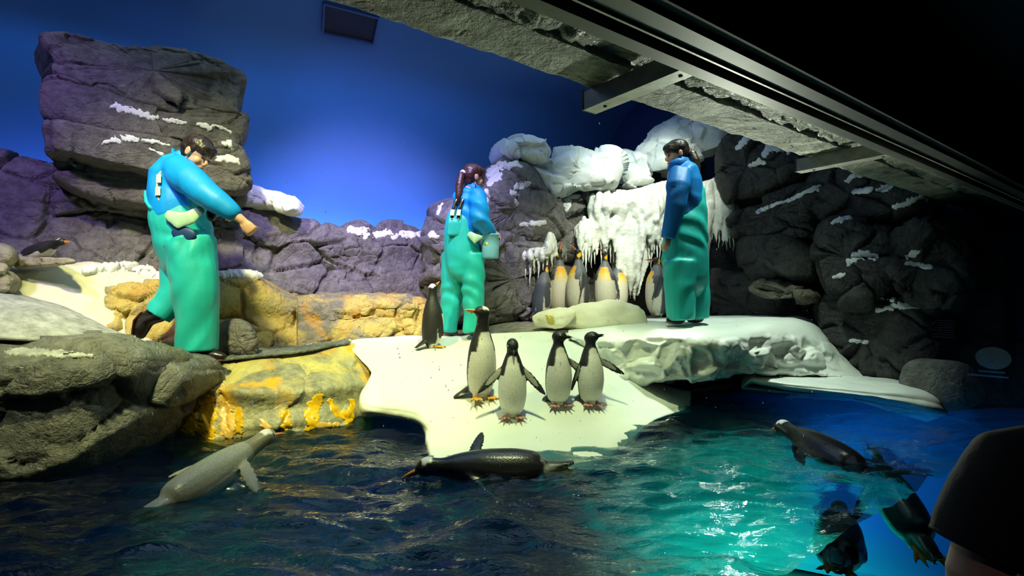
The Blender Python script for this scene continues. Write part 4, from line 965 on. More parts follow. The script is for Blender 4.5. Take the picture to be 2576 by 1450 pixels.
MT['eye_ring'] = M_plain('eye_white', (0.85, 0.85, 0.85), 0.4)
def nrm(v):
    v = np.array(v, float); return v / max(np.linalg.norm(v), 1e-9)
def penguin(name, loc, yaw, H, species, label, tilt=0.0, roll=0.0, head_yaw=0.0, bill_pitch=0.0, lean=0.0, neck=0.0,
            flip_l=(12, 0), flip_r=(12, 0), swim=False, group=None, cat='penguin', back=None, foot=None, voxel=0.0085, wet=False, neck_fwd=0.0, plump=1.0, headcol=None, tail_yaw=0.0):
    """Penguin of height H standing at loc, facing yaw (degrees, 0 = +x). flip_* = (spread, sweep) of each flipper in degrees.
    Local frame: +x forward, +y the bird's left, +z up."""
    root = empty(name, loc, label, cat, group)
    king = species == 'king'
    k = H / (1.0 + neck)
    s_b = plump
    # spine: x, z, half depth, half width
    if king:
        sp = [(-0.035, 0.035, .05, .055), (-0.03, 0.10, .10, .105), (-0.01, 0.24, .128, .132), (0.0, 0.40, .130, .132), (-0.002, 0.56, .118, .124), (-0.010, 0.68, .084, .09), (-0.005, 0.76, .056, .056)]
        hz, hr = 0.865, 0.046
    else:
        sp = [(-0.035, 0.045, .06, .07), (-0.03, 0.10, .118, .125), (-0.005, 0.23, .150, .155), (0.008, 0.38, .155, .160), (0.004, 0.54, .136, .144), (-0.004, 0.66, .104, .110), (-0.002, 0.75, .078, .080)]
        hz, hr = 0.885, (0.078 if species == 'adelie' else 0.071)
    if swim: sp = [(-0.05, -0.11, .016, .026), (-0.045, -0.04, .05, .055)] + sp[:1] + sp[1:]
    def L(x, z):   # lean the upper body
        a = math.radians(lean) * max(0, (z - 0.05)); return x * 1.0 + a * (z) , z
    pts, rad = [], []
    for x, z, a, b in sp:
        x2, z2 = L(x, z); pts.append(np.array([x2, 0, z2]) * k); rad.append((a * k * s_b, b * k * s_b))
    nx, nz = L(0.0 + 0.10 * neck_fwd, hz + neck)
    hc = np.array([nx, 0, nz]) * k
    npt = np.array([L(0.0 + 0.05 * neck_fwd, 0.80 + neck * 0.5)[0], 0, 0.80 + neck * 0.5]) * k
    nr_ = (0.046 if king else 0.068) * k
    pts += [npt, hc]; rad += [(nr_, nr_), (hr * k * 0.92, hr * k * 0.92)]
    parts = [tube_vf(catmull(np.array(pts), 26), [tuple(r) for r in catmull(np.array(rad), 26)], 20, side=(1, 0, 0))]
    hy, bp = math.radians(head_yaw), math.radians(bill_pitch)
    f = np.array([math.cos(hy) * math.cos(bp), math.sin(hy) * math.cos(bp), math.sin(bp)])
    u = nrm(np.array([0, 0, 1.0]) - f * f[2]) if abs(f[2]) < 0.98 else nrm(np.array([-math.cos(hy), -math.sin(hy), 0]))
    r = np.cross(f, u)
    hr_ = hr * k
    parts.append(ell_vf(hc + f * hr_ * 0.15, (hr_ * 1.28, hr_ * 0.95, hr_ * 1.0), (f, r, u)))
    parts.append(tube_vf([hc + f * hr_ * 0.7, hc + f * hr_ * 1.65 - u * hr_ * 0.12], [hr_ * 0.62, hr_ * 0.2], 12))
    # tail
    tx = np.array([-0.12, 0, 0.12]) * k; te = np.array([-0.30 if not king else -0.2, 0, 0.012 if not king else 0.01]) * k
    ta = math.radians(tail_yaw); te = np.array([te[0] * math.cos(ta), te[0] * math.sin(ta), te[2]]); tx = np.array([tx[0] * math.cos(ta), tx[0] * math.sin(ta), tx[2]])
    if swim: te = np.array([-0.10, 0, -0.16]) * k; tx = np.array([-0.06, 0, 0.06]) * k
    parts.append(tube_vf([tx, (tx + te) / 2, te], [(0.03 * k, 0.07 * k), (0.017 * k, 0.062 * k), (0.009 * k, 0.05 * k)], 12, side=(0.3, 0, 1)))
    # legs
    for sy in (-1, 1):
        parts.append(tube_vf([np.array([0.0, sy * 0.06, 0.10]) * k, np.array([0.015, sy * 0.065, 0.025]) * k], [0.05 * k, 0.03 * k], 10))
    # flippers
    fl = []
    for sy, (sprd, swp) in ((1, flip_l), (-1, flip_r)):
        a, b = math.radians(sprd), math.radians(swp)
        x0, _ = L(0.0, 0.60)
        s0 = np.array([x0 - 0.005, sy * (0.105 if not king else 0.09) * s_b, 0.60 if not king else 0.63]) * k
        dr = nrm([math.sin(b) * math.cos(a) * 0.9, sy * math.sin(a), -math.cos(a) * math.cos(b)])
        out = nrm(np.array([0.0, sy * math.cos(a), math.sin(a)]) * max(0.0, 1 - sprd / 45.0) + np.array([-0.3 - sprd / 40.0, 0, 0]))
        out = nrm(out - dr * out.dot(dr)); wd_ = np.cross(dr, out)
        ln = (0.42 if not king else 0.40) * k
        pp, rr = [], []
        for t, wdt in ((0, .034), (.18, .050), (.45, .054), (.7, .048), (.9, .032), (1.0, .014)):
            curl = -0.05 * k * t * t
            pp.append(s0 + dr * ln * t + out * curl); rr.append((wdt * k, 0.012 * k))
        parts.append(tube_vf(pp, rr, 12, side=wd_)); fl.append((s0, dr, out, ln))
    V, F = remesh(parts, voxel * H / 0.65, 2)
    N = vert_normals(V, F)
    # plumage colours
    Q = V / k
    if back is None: back = (0.075, 0.085, 0.105) if king else (0.022, 0.022, 0.024)
    white = np.array((0.80, 0.80, 0.74)); blk = np.array(headcol or (0.016, 0.016, 0.017)); bk = np.array(back)
    noise = 0.012 * fbm(V, 30, 2, 3)
    xr = Q[:, 0] - np.array([L(0, z)[0] for z in Q[:, 2]])
    belly = sstep(xr + noise, -0.022, 0.004) * sstep(-np.abs(Q[:, 1]), -0.30, -0.11 * 0.5)
    bt = 0.70 if king else (0.76 if species == 'adelie' else 0.71)
    side_lim = np.where(Q[:, 2] > 0.52, 0.105 - (Q[:, 2] - 0.52) * 0.28, 0.2)
    belly = sstep(xr + noise, -0.025, 0.0) * sstep(side_lim - np.abs(Q[:, 1]) + noise, -0.012, 0.006)
    belly = belly * sstep(bt + neck * 0.4 - Q[:, 2] + noise, -0.01, 0.012)
    belly = np.maximum(belly, sstep(0.075 - Q[:, 2], 0, 0.02) * sstep(xr, -0.10, -0.05))
    col = bk[None] * (1 - belly[:, None]) + white[None] * belly[:, None]
    if king:
        yb = belly * (0.18 + 0.82 * sstep(Q[:, 2], 0.46, 0.64))
        yc = np.array((0.86, 0.62, 0.10)); yo = np.array((0.90, 0.42, 0.02))
        yy = sstep(Q[:, 2], 0.58, 0.69)[:, None]
        col = col * (1 - yb[:, None]) + (yc * (1 - yy) + yo * yy) * yb[:, None]
        sil = (1 - belly) * sstep(Q[:, 2], 0.55, 0.68); col = col * (1 - 0.5 * sil[:, None]) + np.array((0.22, 0.235, 0.25)) * 0.5 * sil[:, None]
    # head
    hd = (V - hc) / hr_
    a, b, c = hd @ f, hd @ u, hd @ r
    ishead = sstep(Q[:, 2], (0.765 if not king else 0.78) + neck * 0.5, (0.785 if not king else 0.80) + neck * 0.5)
    if not king: ishead = np.maximum(ishead, sstep(Q[:, 2] + 0.5 * np.abs(Q[:, 1]) * (species == 'adelie'), bt - 0.005 + neck * 0.4, bt + 0.01 + neck * 0.4))
    else: ishead = np.maximum(ishead, sstep(1.9 - np.linalg.norm(hd, axis=1), 0, 0.2))
    col = col * (1 - ishead[:, None]) + blk[None] * ishead[:, None]
    if species == 'gentoo':
        w = sstep(b + 0.06 * np.sin(a * 9), 0.42, 0.56) * sstep(a, -0.75, -0.6) * sstep(-a, -0.45, -0.3) * sstep(np.linalg.norm(hd, axis=1), 0.2, 0.4) * sstep(2.0 - np.linalg.norm(hd, axis=1), 0, 0.2)
        col = col * (1 - w[:, None]) + np.array((0.85, 0.85, 0.82)) * w[:, None]
    elif king:
        w = sstep(np.abs(c), 0.5, 0.62) * sstep(-a, 0.02, 0.15) * sstep(a, -1.3, -1.1) * sstep(b, -1.5, -1.3) * sstep(0.35 - b, 0, 0.15)
        col = col * (1 - w[:, None]) + np.array((0.92, 0.52, 0.02)) * w[:, None]
    # flippers: dark outside with a pale trailing edge, pale inside
    for s0, dr, out, ln in fl:
        q = V - s0; t = q @ dr / ln; perp = q - np.outer(q @ dr, dr)
        near = (t > 0.06) & (t < 1.08) & (np.linalg.norm(perp, axis=1) < 0.062 * k) & (np.abs(perp @ out) < 0.05 * k)
        inner = N @ out < -0.05
        tipd = (np.abs(np.linalg.norm(perp, axis=1)) > 0.036 * k) | (t > 0.9)
        fc = np.where((inner & ~tipd)[:, None], np.array((0.42, 0.42, 0.36)), bk[None] * 0.9)
        far = np.linalg.norm(V[:, :2] - np.array([0, 0]), axis=1) > 0.10 * k
        m = near & far
        col[m] = fc[m]
    me = mesh_np('body', V, F); paint(me, col)
    child('body', me, MT['plumage_wet'] if wet else MT['plumage'], root)
    # beak
    b0 = hc + f * hr_ * 1.15 - u * hr_ * 0.06
    bl = (1.85 if not king else 2.7) * hr_
    if species == 'adelie': bl = 1.15 * hr_
    mat_b = MT['beak_orange'] if species == 'gentoo' else MT['beak_black']
    for nm, du, rr, mt in (('upper_beak', 0.06, 0.26, MT['beak_black'] if species != 'gentoo' else MT['beak_orange']), ('lower_beak', -0.18, 0.19, MT['beak_red'] if king else mat_b)):
        l2 = bl * (1.0 if nm[0] == 'u' else 0.9)
        pp = [b0 + u * hr_ * du + f * l2 * t - u * hr_ * (0.30 if king else 0.18) * t ** 2 * (1 if nm[0] == 'u' else 0.75) for t in np.linspace(0, 1, 7)]
        Vb, Fb = tube_vf(pp, [hr_ * rr * (1.0 - 0.9 * t) ** 0.8 + 0.0008 for t in np.linspace(0, 1, 7)], 10)
        child(nm, mesh_np(nm, Vb, Fb), mt, root)
    for sy in (-1, 1):
        ec = hc + f * hr_ * 0.55 + u * hr_ * 0.22 + r * sy * hr_ * 0.80
        if species == 'adelie':
            Vb, Fb = ell_vf(ec, (hr_ * 0.17, hr_ * 0.10, hr_ * 0.17), (f, r, u), 2)
            eo = child('eye', mesh_np('eye', Vb, Fb), MT['eye_ring'], root)
            Vb, Fb = ell_vf(ec + r * sy * hr_ * 0.05, (hr_ * 0.11, hr_ * 0.09, hr_ * 0.11), (f, r, u), 2)
            child('pupil', mesh_np('pupil', Vb, Fb), MT['eye'], eo)
        else:
            Vb, Fb = ell_vf(ec, (hr_ * 0.13, hr_ * 0.10, hr_ * 0.13), (f, r, u), 2)
            child('eye', mesh_np('eye', Vb, Fb), MT['eye'], root)
    # webbed feet with three toes and claws
    fm = MT[foot or ('foot_black' if king else 'foot_orange')]
    for sy in (-1, 1):
        base = np.array([0.0, sy * 0.068, 0.0]) * k
        if swim: o_, fx, fy, fz = np.array([-0.03, sy * 0.06, -0.02]) * k, np.array([-0.1, 0, -1.0]), np.array([0, 1.0, 0]), np.array([1.0, 0, -0.1])
        else: o_, fx, fy, fz = base, np.array([1.0, sy * 0.25, 0]), np.array([-sy * 0.25, 1.0, 0]), np.array([0, 0, 1.0])
        pr = []
        for ang in (-26, 0, 26):
            ca, sa = math.cos(math.radians(ang)), math.sin(math.radians(ang))
            d_ = fx * ca + fy * sa; ln = (0.15 if ang == 0 else 0.135) * k
            pr.append(tube_vf([o_ + fz * 0.03 * k - d_ * 0.02 * k, o_ + fz * 0.022 * k + d_ * ln * 0.4, o_ + fz * 0.016 * k + d_ * ln * 0.8, o_ + fz * 0.009 * k + d_ * ln], [0.020 * k, 0.015 * k, 0.014 * k, 0.008 * k], 8))
        w0 = [o_ + fz * 0.018 * k, o_ + fz * 0.010 * k + (fx * .9 - fy * .42) * 0.105 * k, o_ + fz * 0.010 * k + fx * 0.11 * k, o_ + fz * 0.010 * k + (fx * .9 + fy * .42) * 0.105 * k]
        Vw = np.array(w0 + [p + fz * 0.008 * k for p in w0]); Fw = [[0, 1, 2, 3][::-1], [4, 5, 6, 7], [0, 1, 5, 4], [1, 2, 6, 5], [2, 3, 7, 6], [3, 0, 4, 7]]
        pr.append((Vw, Fw))
        Vf, Ff = remesh(pr, 0.0045 * H / 0.65, 1)
        ft = child('foot', mesh_np('foot', Vf, Ff), fm, root)
        cl = []
        for ang in (-26, 0, 26):
            ca, sa = math.cos(math.radians(ang)), math.sin(math.radians(ang)); d_ = fx * ca + fy * sa; ln = (0.15 if ang == 0 else 0.135) * k
            Vc, Fc = tube_vf([o_ + fz * 0.012 * k + d_ * (ln - 0.004 * k), o_ + fz * 0.004 * k + d_ * (ln + 0.028 * k)], [0.007 * k, 0.0015 * k], 6)
            child('claw', mesh_np('claw', Vc, Fc), MT['foot_black'], ft)
    root.rotation_euler = (Matrix.Rotation(math.radians(yaw), 3, 'Z') @ Matrix.Rotation(math.radians(tilt), 3, 'Y') @ Matrix.Rotation(math.radians(roll), 3, 'Z')).to_euler()
    return root
_tree = BVHTree.FromPolygons([v.co + ICE.location + isf.location for v in ICE.data.vertices], [p.vertices for p in ICE.data.polygons])
def on_ice(px, py, sink=0.004):
    o = Vector((0, 0, CAMZ)); h = _tree.ray_cast(o, (U(px, py, 1.0) - o).normalized())
    return Vector((h[0].x, h[0].y, h[0].z - sink))
def tall(p, px_h): return px_h * p.y / FPX
FR = 'penguins standing on the front of the ice shelf'
p = on_ice(1210, 1003); penguin('gentoo_penguin', p, -62, tall(p, 243), 'gentoo', 'tall gentoo penguin with orange bill looking left, first of the front four', head_yaw=-100, bill_pitch=12, neck=0.05, flip_l=(10, -8), flip_r=(8, -14), group=FR, lean=4, tail_yaw=58)
p = on_ice(1289, 1050); penguin('adelie_penguin', p, -88, tall(p, 206), 'adelie', 'short penguin facing the glass with both flippers spread, nearest to the water', head_yaw=8, bill_pitch=-38, flip_l=(42, 8), flip_r=(46, 10), foot='foot_pink', group=FR, plump=1.08)
p = on_ice(1405, 1020); penguin('adelie_penguin', p, -72, tall(p, 195), 'adelie', 'penguin with its head turned right and white throat, third of the four at the front', head_yaw=52, bill_pitch=4, flip_l=(52, -4), flip_r=(8, -12), foot='foot_pink', tail_yaw=52, group=FR, plump=1.08)
p = on_ice(1486, 1018); penguin('adelie_penguin', p, -70, tall(p, 190), 'adelie', 'rightmost front penguin holding one flipper out towards the ice block', head_yaw=60, bill_pitch=18, flip_l=(60, 0), flip_r=(24, -10), foot='foot_pink', tail_yaw=52, group=FR, plump=1.08)
p = on_ice(1088, 874); penguin('gentoo_penguin', p, 42, tall(p, 168), 'gentoo', 'gentoo penguin seen from behind with its tail on the ice, left of the bucket-carrying keeper', head_yaw=20, bill_pitch=35, neck=0.03, flip_l=(6, 0), flip_r=(10, 10), plump=1.08)
KG = 'king penguins gathered in front of the icefall'
def king(px, py, d, h, yaw, lb, **kw):
    p = U(px, py, d); return penguin('king_penguin', p, yaw, tall(p, h), 'king', lb, group=KG, voxel=0.0095, plump=1.22, **kw)
king(1362, 804, 5.95, 150, 12, 'leftmost king penguin with a dark back, its bill pointing right', head_yaw=6, bill_pitch=22, flip_r=(8, 6), flip_l=(8, 0), lean=8)
king(1408, 798, 6.2, 185, -80, 'king penguin facing forward with yellow breast and bill raised straight up', head_yaw=4, bill_pitch=78, neck=0.06)
king(1452, 796, 6.0, 184, 205, 'king penguin turned left with raised orange-lined bill, beside the forward-facing one', head_yaw=-10, bill_pitch=52, neck=0.06, flip_l=(24, 14), flip_r=(8, 0), lean=-2)
king(1522, 794, 6.05, 176, -105, 'king penguin with pale belly and upturned bill behind the snow mound', head_yaw=-40, bill_pitch=42, neck=0.05, flip_l=(18, -10), flip_r=(8, 0))
king(1556, 792, 6.35, 150, -60, 'king penguin half hidden behind another, its bill pointing right', head_yaw=55, bill_pitch=14)
king(1650, 800, 5.75, 168, 192, 'king penguin facing left beside the standing keeper\'s legs', head_yaw=-4, bill_pitch=4, flip_l=(14, 22), flip_r=(8, 0), lean=-2)
p = UN(62, 650, 5.22); penguin('gentoo_penguin', p, -14, 0.40, 'gentoo', 'gentoo penguin lying behind the flat stone at the far left', tilt=72, bill_pitch=75, swim=True, voxel=0.011)
# swimmers
penguin('swimming_penguin', U(404, 1302, 2.38) + Vector((0, 0, 0.02)), 66, 0.66, 'gentoo', 'penguin with a painted pale wet sheen swimming towards the yellow shelf with raised orange bill', tilt=70, bill_pitch=70, swim=True, back=(0.40, 0.42, 0.34), headcol=(0.26, 0.25, 0.16), foot='foot_cream', flip_l=(55, 0), flip_r=(60, 10), wet=True, neck=0.04)  # pale back colour carries the glare of wet plumage
penguin('swimming_penguin', U(1372, 1194, 2.82) + Vector((0.03, 0, 0.0)), 181, 0.72, 'gentoo', 'black penguin floating in the middle of the pool, heading left', tilt=86, bill_pitch=66, swim=True, flip_l=(38, 20), flip_r=(60, -75), wet=True, neck=0.02, plump=1.1)
penguin('swimming_penguin', U(2170, 1205, 2.95), 97, 0.78, 'gentoo', 'dark penguin swimming at the right towards the ice shelf', tilt=80, bill_pitch=64, swim=True, wet=True, flip_l=(30, 0), flip_r=(30, 0), neck=0.04)
penguin('diving_penguin', U(2108, 1425, 2.42), 58, 0.62, 'gentoo', 'penguin seen from behind under the water below the glass waterline', tilt=82, bill_pitch=70, swim=True, wet=True, plump=1.1)
penguin('diving_penguin', U(2322, 1378, 2.95), 80, 0.72, 'gentoo', 'penguin hanging tail down in the water beside the visitor\'s arm', tilt=58, bill_pitch=70, swim=True, wet=True, flip_l=(38, 10), flip_r=(20, 10))

# ------------------------------------------------------------------ people
MT['skin'] = M_plain('skin_light', (0.62, 0.36, 0.25), 0.5, noise=0.08, nscale=30)
MT['skin_dim'] = M_plain('skin_tan', (0.45, 0.27, 0.19), 0.55, noise=0.08, nscale=30)
MT['lips'] = M_plain('lips_rose', (0.50, 0.18, 0.15), 0.45)
def M_cloth(name, col, rough=0.5, bstr=0.3, bs=25):
    m, nt, b = mat_base(name)
    n = nd(nt, 'TexNoise', Scale=bs, Detail=5.0, Roughness=0.6); nt.links.new(coords(nt, (1, 1, 0.5)), n.inputs['Vector'])
    n2 = nd(nt, 'TexNoise', Scale=3.0, Detail=3.0); nt.links.new(coords(nt), n2.inputs['Vector'])
    nt.links.new(ramp(nt, n2.outputs['Fac'], [(0.3, tuple(c * 0.85 for c in col)), (0.7, tuple(min(1, c * 1.1) for c in col))]), b.inputs['Base Color'])
    b.inputs['Roughness'].default_value = rough; b.inputs['Specular IOR Level'].default_value = 0.35
    bump(nt, b, n.outputs['Fac'], bstr, 0.01); return m
MT['teal'] = M_cloth('overalls_teal', (0.02, 0.48, 0.45), 0.42)
MT['mint'] = M_cloth('overalls_lining_mint', (0.45, 0.72, 0.50), 0.5)
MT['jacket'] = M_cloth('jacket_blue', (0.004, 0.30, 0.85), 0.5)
MT['jacket_d'] = M_cloth('jacket_navy', (0.012, 0.05, 0.16), 0.5)
MT['hair'] = M_plain('hair_black_brown', (0.022, 0.014, 0.011), 0.35, noise=0.5, nscale=60, bstr=0.5)
MT['hair_b'] = M_plain('hair_dark_brown', (0.055, 0.022, 0.016), 0.35, noise=0.5, nscale=60, bstr=0.5)
MT['boot'] = M_plain('boot_black_rubber', (0.018, 0.014, 0.013), 0.25)
MT['boot_b'] = M_plain('boot_brown_sole', (0.20, 0.07, 0.03), 0.5)
MT['white_plastic'] = M_plain('buckle_white', (0.78, 0.78, 0.70), 0.4)
MT['yellow_strap'] = M_plain('strap_pale_yellow', (0.70, 0.68, 0.38), 0.6)
MT['shirt'] = M_cloth('tshirt_black', (0.006, 0.006, 0.0065), 0.9)
def head_parts(c, f, u, s=1.0):
    f = nrm(f); u = nrm(np.array(u, float) - f * np.dot(u, f)); r = np.cross(f, u); c = np.array(c, float)
    def at(a, b, d): return c + s * (f * a + r * b + u * d)
    E = lambda a, b, d, ra, rb, rd: ell_vf(at(a, b, d), (ra * s, rb * s, rd * s), (f, r, u), 3)
    P = [E(-0.008, 0, 0.03, .096, .076, .092), E(0.022, 0, -0.035, .066, .060, .078), E(0.052, 0, -0.088, .026, .028, .022),
         E(0.078, 0, 0.020, .016, .046, .014), E(0.079, 0, -0.062, .017, .026, .015),
         tube_vf([at(0.086, 0, 0.008), at(0.104, 0, -0.022), at(0.100, 0, -0.034)], [0.009 * s, 0.013 * s, 0.012 * s], 10)]
    for q in (-1, 1):
        P += [E(0.052, q * 0.034, -0.030, .03, .026, .03), E(-0.006, q * 0.079, -0.004, .022, .010, .034), E(-0.012, q * 0.083, 0.004, .014, .008, .02)]
    return P, (c, f, u, r, at)
def hair_parts(hd, s=1.0, low=0.0):
    c, f, u, r, at = hd
    E = lambda a, b, d, ra, rb, rd: ell_vf(at(a, b, d), (ra * s, rb * s, rd * s), (f, r, u), 3)
    P = [E(-0.016, 0, 0.056, .106, .086, .082), E(-0.050, 0, 0.020, .068, .082, .088), E(-0.058, 0, -0.030 - low, .042, .062, .055), E(0.056, 0, 0.078, .05, .066, .035)]
    for q in (-1, 1): P += [E(0.058, q * 0.045, 0.055, .030, .026, .036), E(0.010, q * 0.072, 0.03, .020, .014, .04)]
    return P
def face_bits(hd, root, off, s=1.0):
    c, f, u, r, at = hd
    for q in (-1, 1):
        V, F = ell_vf(at(0.085, q * 0.031, 0.002) - off, (0.006 * s, 0.014 * s, 0.006 * s), (f, r, u), 2); child('eye', mesh_np('eye', V, F), MT['eye'], root)
        V, F = tube_vf([at(0.093, q * 0.016, 0.022) - off, at(0.090, q * 0.034, 0.026) - off, at(0.078, q * 0.048, 0.020) - off], [0.003, 0.004, 0.003], 6); child('eyebrow', mesh_np('eyebrow', V, F), MT['hair'], root)
    V, F = ell_vf(at(0.094, 0, -0.062) - off, (0.006 * s, 0.02 * s, 0.007 * s), (f, r, u), 2); child('lips', mesh_np('lips', V, F), MT['lips'], root)
def hand_parts(w, d, pn, side, curl=(20, 25, 20), s=1.0, thumb=35):
    """palm and five fingers: w wrist, d along the hand, pn out of the palm side, side = +-1 for the thumb"""
    d = nrm(d); pn = nrm(np.array(pn, float) - d * np.dot(pn, d)); sd = np.cross(d, pn) * side; w = np.array(w, float)
    P = [tube_vf([w - d * 0.03 * s, w + d * 0.015 * s, w + d * 0.05 * s, w + d * 0.085 * s], [(0.028 * s, 0.022 * s), (0.030 * s, 0.020 * s), (0.040 * s, 0.019 * s), (0.040 * s, 0.016 * s)], 14, side=sd)]
    for i, (o, ln) in enumerate(((0.031, 0.072), (0.0105, 0.08), (-0.0105, 0.074), (-0.031, 0.058))):
        p = w + d * 0.086 * s + sd * o * s; a = 0; pts = [p - d * 0.01 * s]; v = d
        for j, fr in enumerate((0.45, 0.30, 0.25)):
            a += math.radians(curl[j]); v = d * math.cos(a) + pn * math.sin(a) + sd * o * 0.6 * math.cos(a) / 0.09 * 0.3
            p = p + nrm(v) * ln * fr * s; pts.append(p)
        P.append(tube_vf(pts, [0.0092 * s, 0.0090 * s, 0.0082 * s, 0.0068 * s], 8))
    t = math.radians(thumb); p = w + d * 0.03 * s + sd * 0.028 * s; v = nrm(d * math.cos(t) + sd * math.sin(t) + pn * 0.35); v2 = nrm(d * math.cos(t * 0.3) + sd * math.sin(t * 0.3) * 0.4 + pn * 0.6)
    P.append(tube_vf([p - v * 0.01 * s, p + v * 0.035 * s, p + v * 0.035 * s + v2 * 0.028 * s], [0.0125 * s, 0.0105 * s, 0.0085 * s], 8))
    return P
def fabric(parts, vox, root, name, mat, off, amp=0.007, seed=0, st=(1, 1, 0.45), freq=9, smooth=5):
    V, F = remesh(parts, vox, smooth); N = vert_normals(V, F)
    w1 = fbm(V, 2.5, 2, seed); w2 = fbm(V, 2.5, 2, seed + 8)
    f1 = np.sin(V @ np.array([22.0, 10.0, 34.0]) + 7 * w1) * sstep(w2, 0.0, 0.35)
    f2 = np.sin(V @ np.array([-30.0, 8.0, 16.0]) + 6 * w2) * sstep(-w1, 0.02, 0.35)
    h = 0.55 * f1 + 0.55 * f2 + 0.8 * fbm(V * np.array(st), 3.0, 2, seed + 4)
    V = V + N * (amp * h)[:, None]
    return child(name, mesh_np(name, V - off, F), mat, root)
def skinmesh(parts, root, off, mat, vox=0.0062):
    V, F = remesh(parts, vox, 2); return child('body', mesh_np('body', V - off, F), mat, root)
def vbox(name, c, ax, ay, az, mat, root, off):
    V, F = box_vf(np.array(c) - off, ax, ay, az)
    me = mesh_np(name, V, F, False); return child(name, me, mat, root)
def boot(pts, radii, root, off, sole=None, lab='boot'):
    V, F = remesh([tube_vf(pts, radii, 14, side=(0, 1, 0))], 0.008, 3)
    b = child('boot', mesh_np('boot', V - off, F), MT['boot'], root)
    if sole:
        V, F = tube_vf(sole[0], sole[1], 16, side=(0, 1, 0)); child('sole', mesh_np('sole', V - off, F), MT['boot_b'], b)
    return b

# --- keeper walking at the left, bending forward
D = 3.9
def q(px, py, dd=0.0, D_=None): return np.array(list(U(px, py, (D_ or D) + dd)))
base = Vector(q(505, 905)); off = np.array(base)
man = empty('person', base, 'person in blue jacket and teal overalls walking bent forward with one arm stretched out', 'person')
HP, hd = head_parts(q(495, 388, -0.02), (0.80, -0.12, -0.52), (0.5, 0, 0.85), 1.02)
sk = HP + [tube_vf([q(487, 398), q(462, 412), q(450, 440)], [0.058, 0.062, 0.08], 14), tube_vf([q(450, 430), q(445, 480), q(460, 560)], [(0.11, 0.14), (0.13, 0.15), (0.12, 0.13)], 14, side=(1, 0, 0)),
    tube_vf([q(452, 432, -0.12), q(500, 475, -0.20), q(548, 510, -0.22), q(580, 532, -0.22), q(610, 556, -0.21)], [0.055, 0.05, 0.043, 0.040, 0.028], 12),
    tube_vf([q(455, 432, 0.14), q(500, 505, 0.22), q(545, 528, 0.16)], [0.055, 0.045, 0.03], 12)]
sk += hand_parts(q(610, 556, -0.21), q(640, 588, -0.2) - q(610, 556, -0.21), (0.3, 0.75, -0.4), -1, (75, 85, 60), 1.05, 25)
sk += hand_parts(q(545, 528, 0.16), (1, -0.3, -0.3), (0, 0, -1), 1, (30, 35, 25))
skinmesh(sk, man, off, MT['skin'])
face_bits(hd, man, off)
V, F = remesh(hair_parts(hd, 1.04), 0.009, 3); N = vert_normals(V, F); V = V + N * (0.006 * fbm(V, 45, 2, 3))[:, None]
child('hair', mesh_np('hair', V - off, F), MT['hair'], man)
jk = [tube_vf([q(462, 402), q(450, 412), q(440, 440), q(440, 490), q(452, 545)], [(0.075, 0.08), (0.105, 0.14), (0.15, 0.19), (0.165, 0.19), (0.175, 0.185)], 20, side=(1, 0, 0)),
    tube_vf([q(448, 428, -0.10), q(480, 455, -0.19), q(520, 490, -0.23), q(552, 512, -0.23), q(582, 534, -0.22)], [0.11, 0.105, 0.09, 0.082, 0.066], 16),
    tube_vf([q(452, 430, 0.12), q(500, 505, 0.22), q(540, 528, 0.17)], [0.10, 0.085, 0.06], 14)]
fabric(jk, 0.012, man, 'jacket', MT['jacket'], off, 0.013, 3, (1, 1, 1), 8)
V, F = tube_vf([q(440, 385, 0.05), q(437, 392, -0.03), q(452, 402, -0.11), q(480, 416, -0.10), q(492, 422, -0.04)], [(0.04, 0.014)] * 5, 10, side=(-0.4, 0, 1)); child('collar', mesh_np('collar', V - off, F), MT['jacket'], man)
ov = [tube_vf([q(448, 535), q(455, 560), q(462, 600), q(468, 640)], [(0.195, 0.19), (0.205, 0.195), (0.20, 0.19), (0.185, 0.18)], 20, side=(1, 0, 0)),
    tube_vf([q(478, 600, -0.07), q(488, 680, -0.08), q(495, 740, -0.09), q(497, 800, -0.09), q(497, 884, -0.09)], [0.165, 0.165, 0.15, 0.14, 0.135], 18, side=(1, 0, 0), caps=False),
    tube_vf([q(462, 620, 0.08), q(455, 690, 0.08), q(448, 735, 0.06), q(422, 768, 0.03), q(396, 796, 0.0)], [0.16, 0.14, 0.125, 0.105, 0.10], 16, caps=False)]
fabric(ov, 0.013, man, 'overalls', MT['teal'], off, 0.014, 13)
fabric([tube_vf([q(388, 498, 0.03), q(396, 530, 0.0), q(410, 552, -0.03)], [(0.022, 0.12), (0.03, 0.15), (0.03, 0.17)], 14, side=(1, 0, 0))], 0.01, man, 'back_panel', MT['teal'], off, 0.003, 15)
for k, (dd, ox) in enumerate(((-0.175, 14), (-0.10, 0))):
    V, F = tube_vf([q(386 + ox, 505, dd), q(381 + ox, 470, dd), q(386 + ox, 440, dd), q(402 + ox, 418, dd + 0.02), q(424 + ox, 402, dd + 0.06)], [(0.022, 0.008)] * 5, 8, side=(0.5, -0.8, 0)); st_ = child('strap', mesh_np('strap', V - off, F), MT['yellow_strap'], man)
    for j, (x, y) in enumerate(((382, 482), (384, 450))):
        V, F = box_vf(q(x + ox, y, dd - 0.012) - off, (0.022, -0.018, 0), (0.006, 0.006, 0), (0, 0, 0.03)); child('buckle', mesh_np('buckle', V, F, False), MT['white_plastic'], st_)
fl = [tube_vf([q(420, 540, -0.21), q(450, 556, -0.225), q(478, 548, -0.215), q(508, 526, -0.18)], [(0.035, 0.012), (0.06, 0.014), (0.05, 0.014), (0.03, 0.012)], 12, side=(0, 0, 1))]
fabric(fl, 0.008, man, 'bib_flap', MT['mint'], off, 0.004, 17)
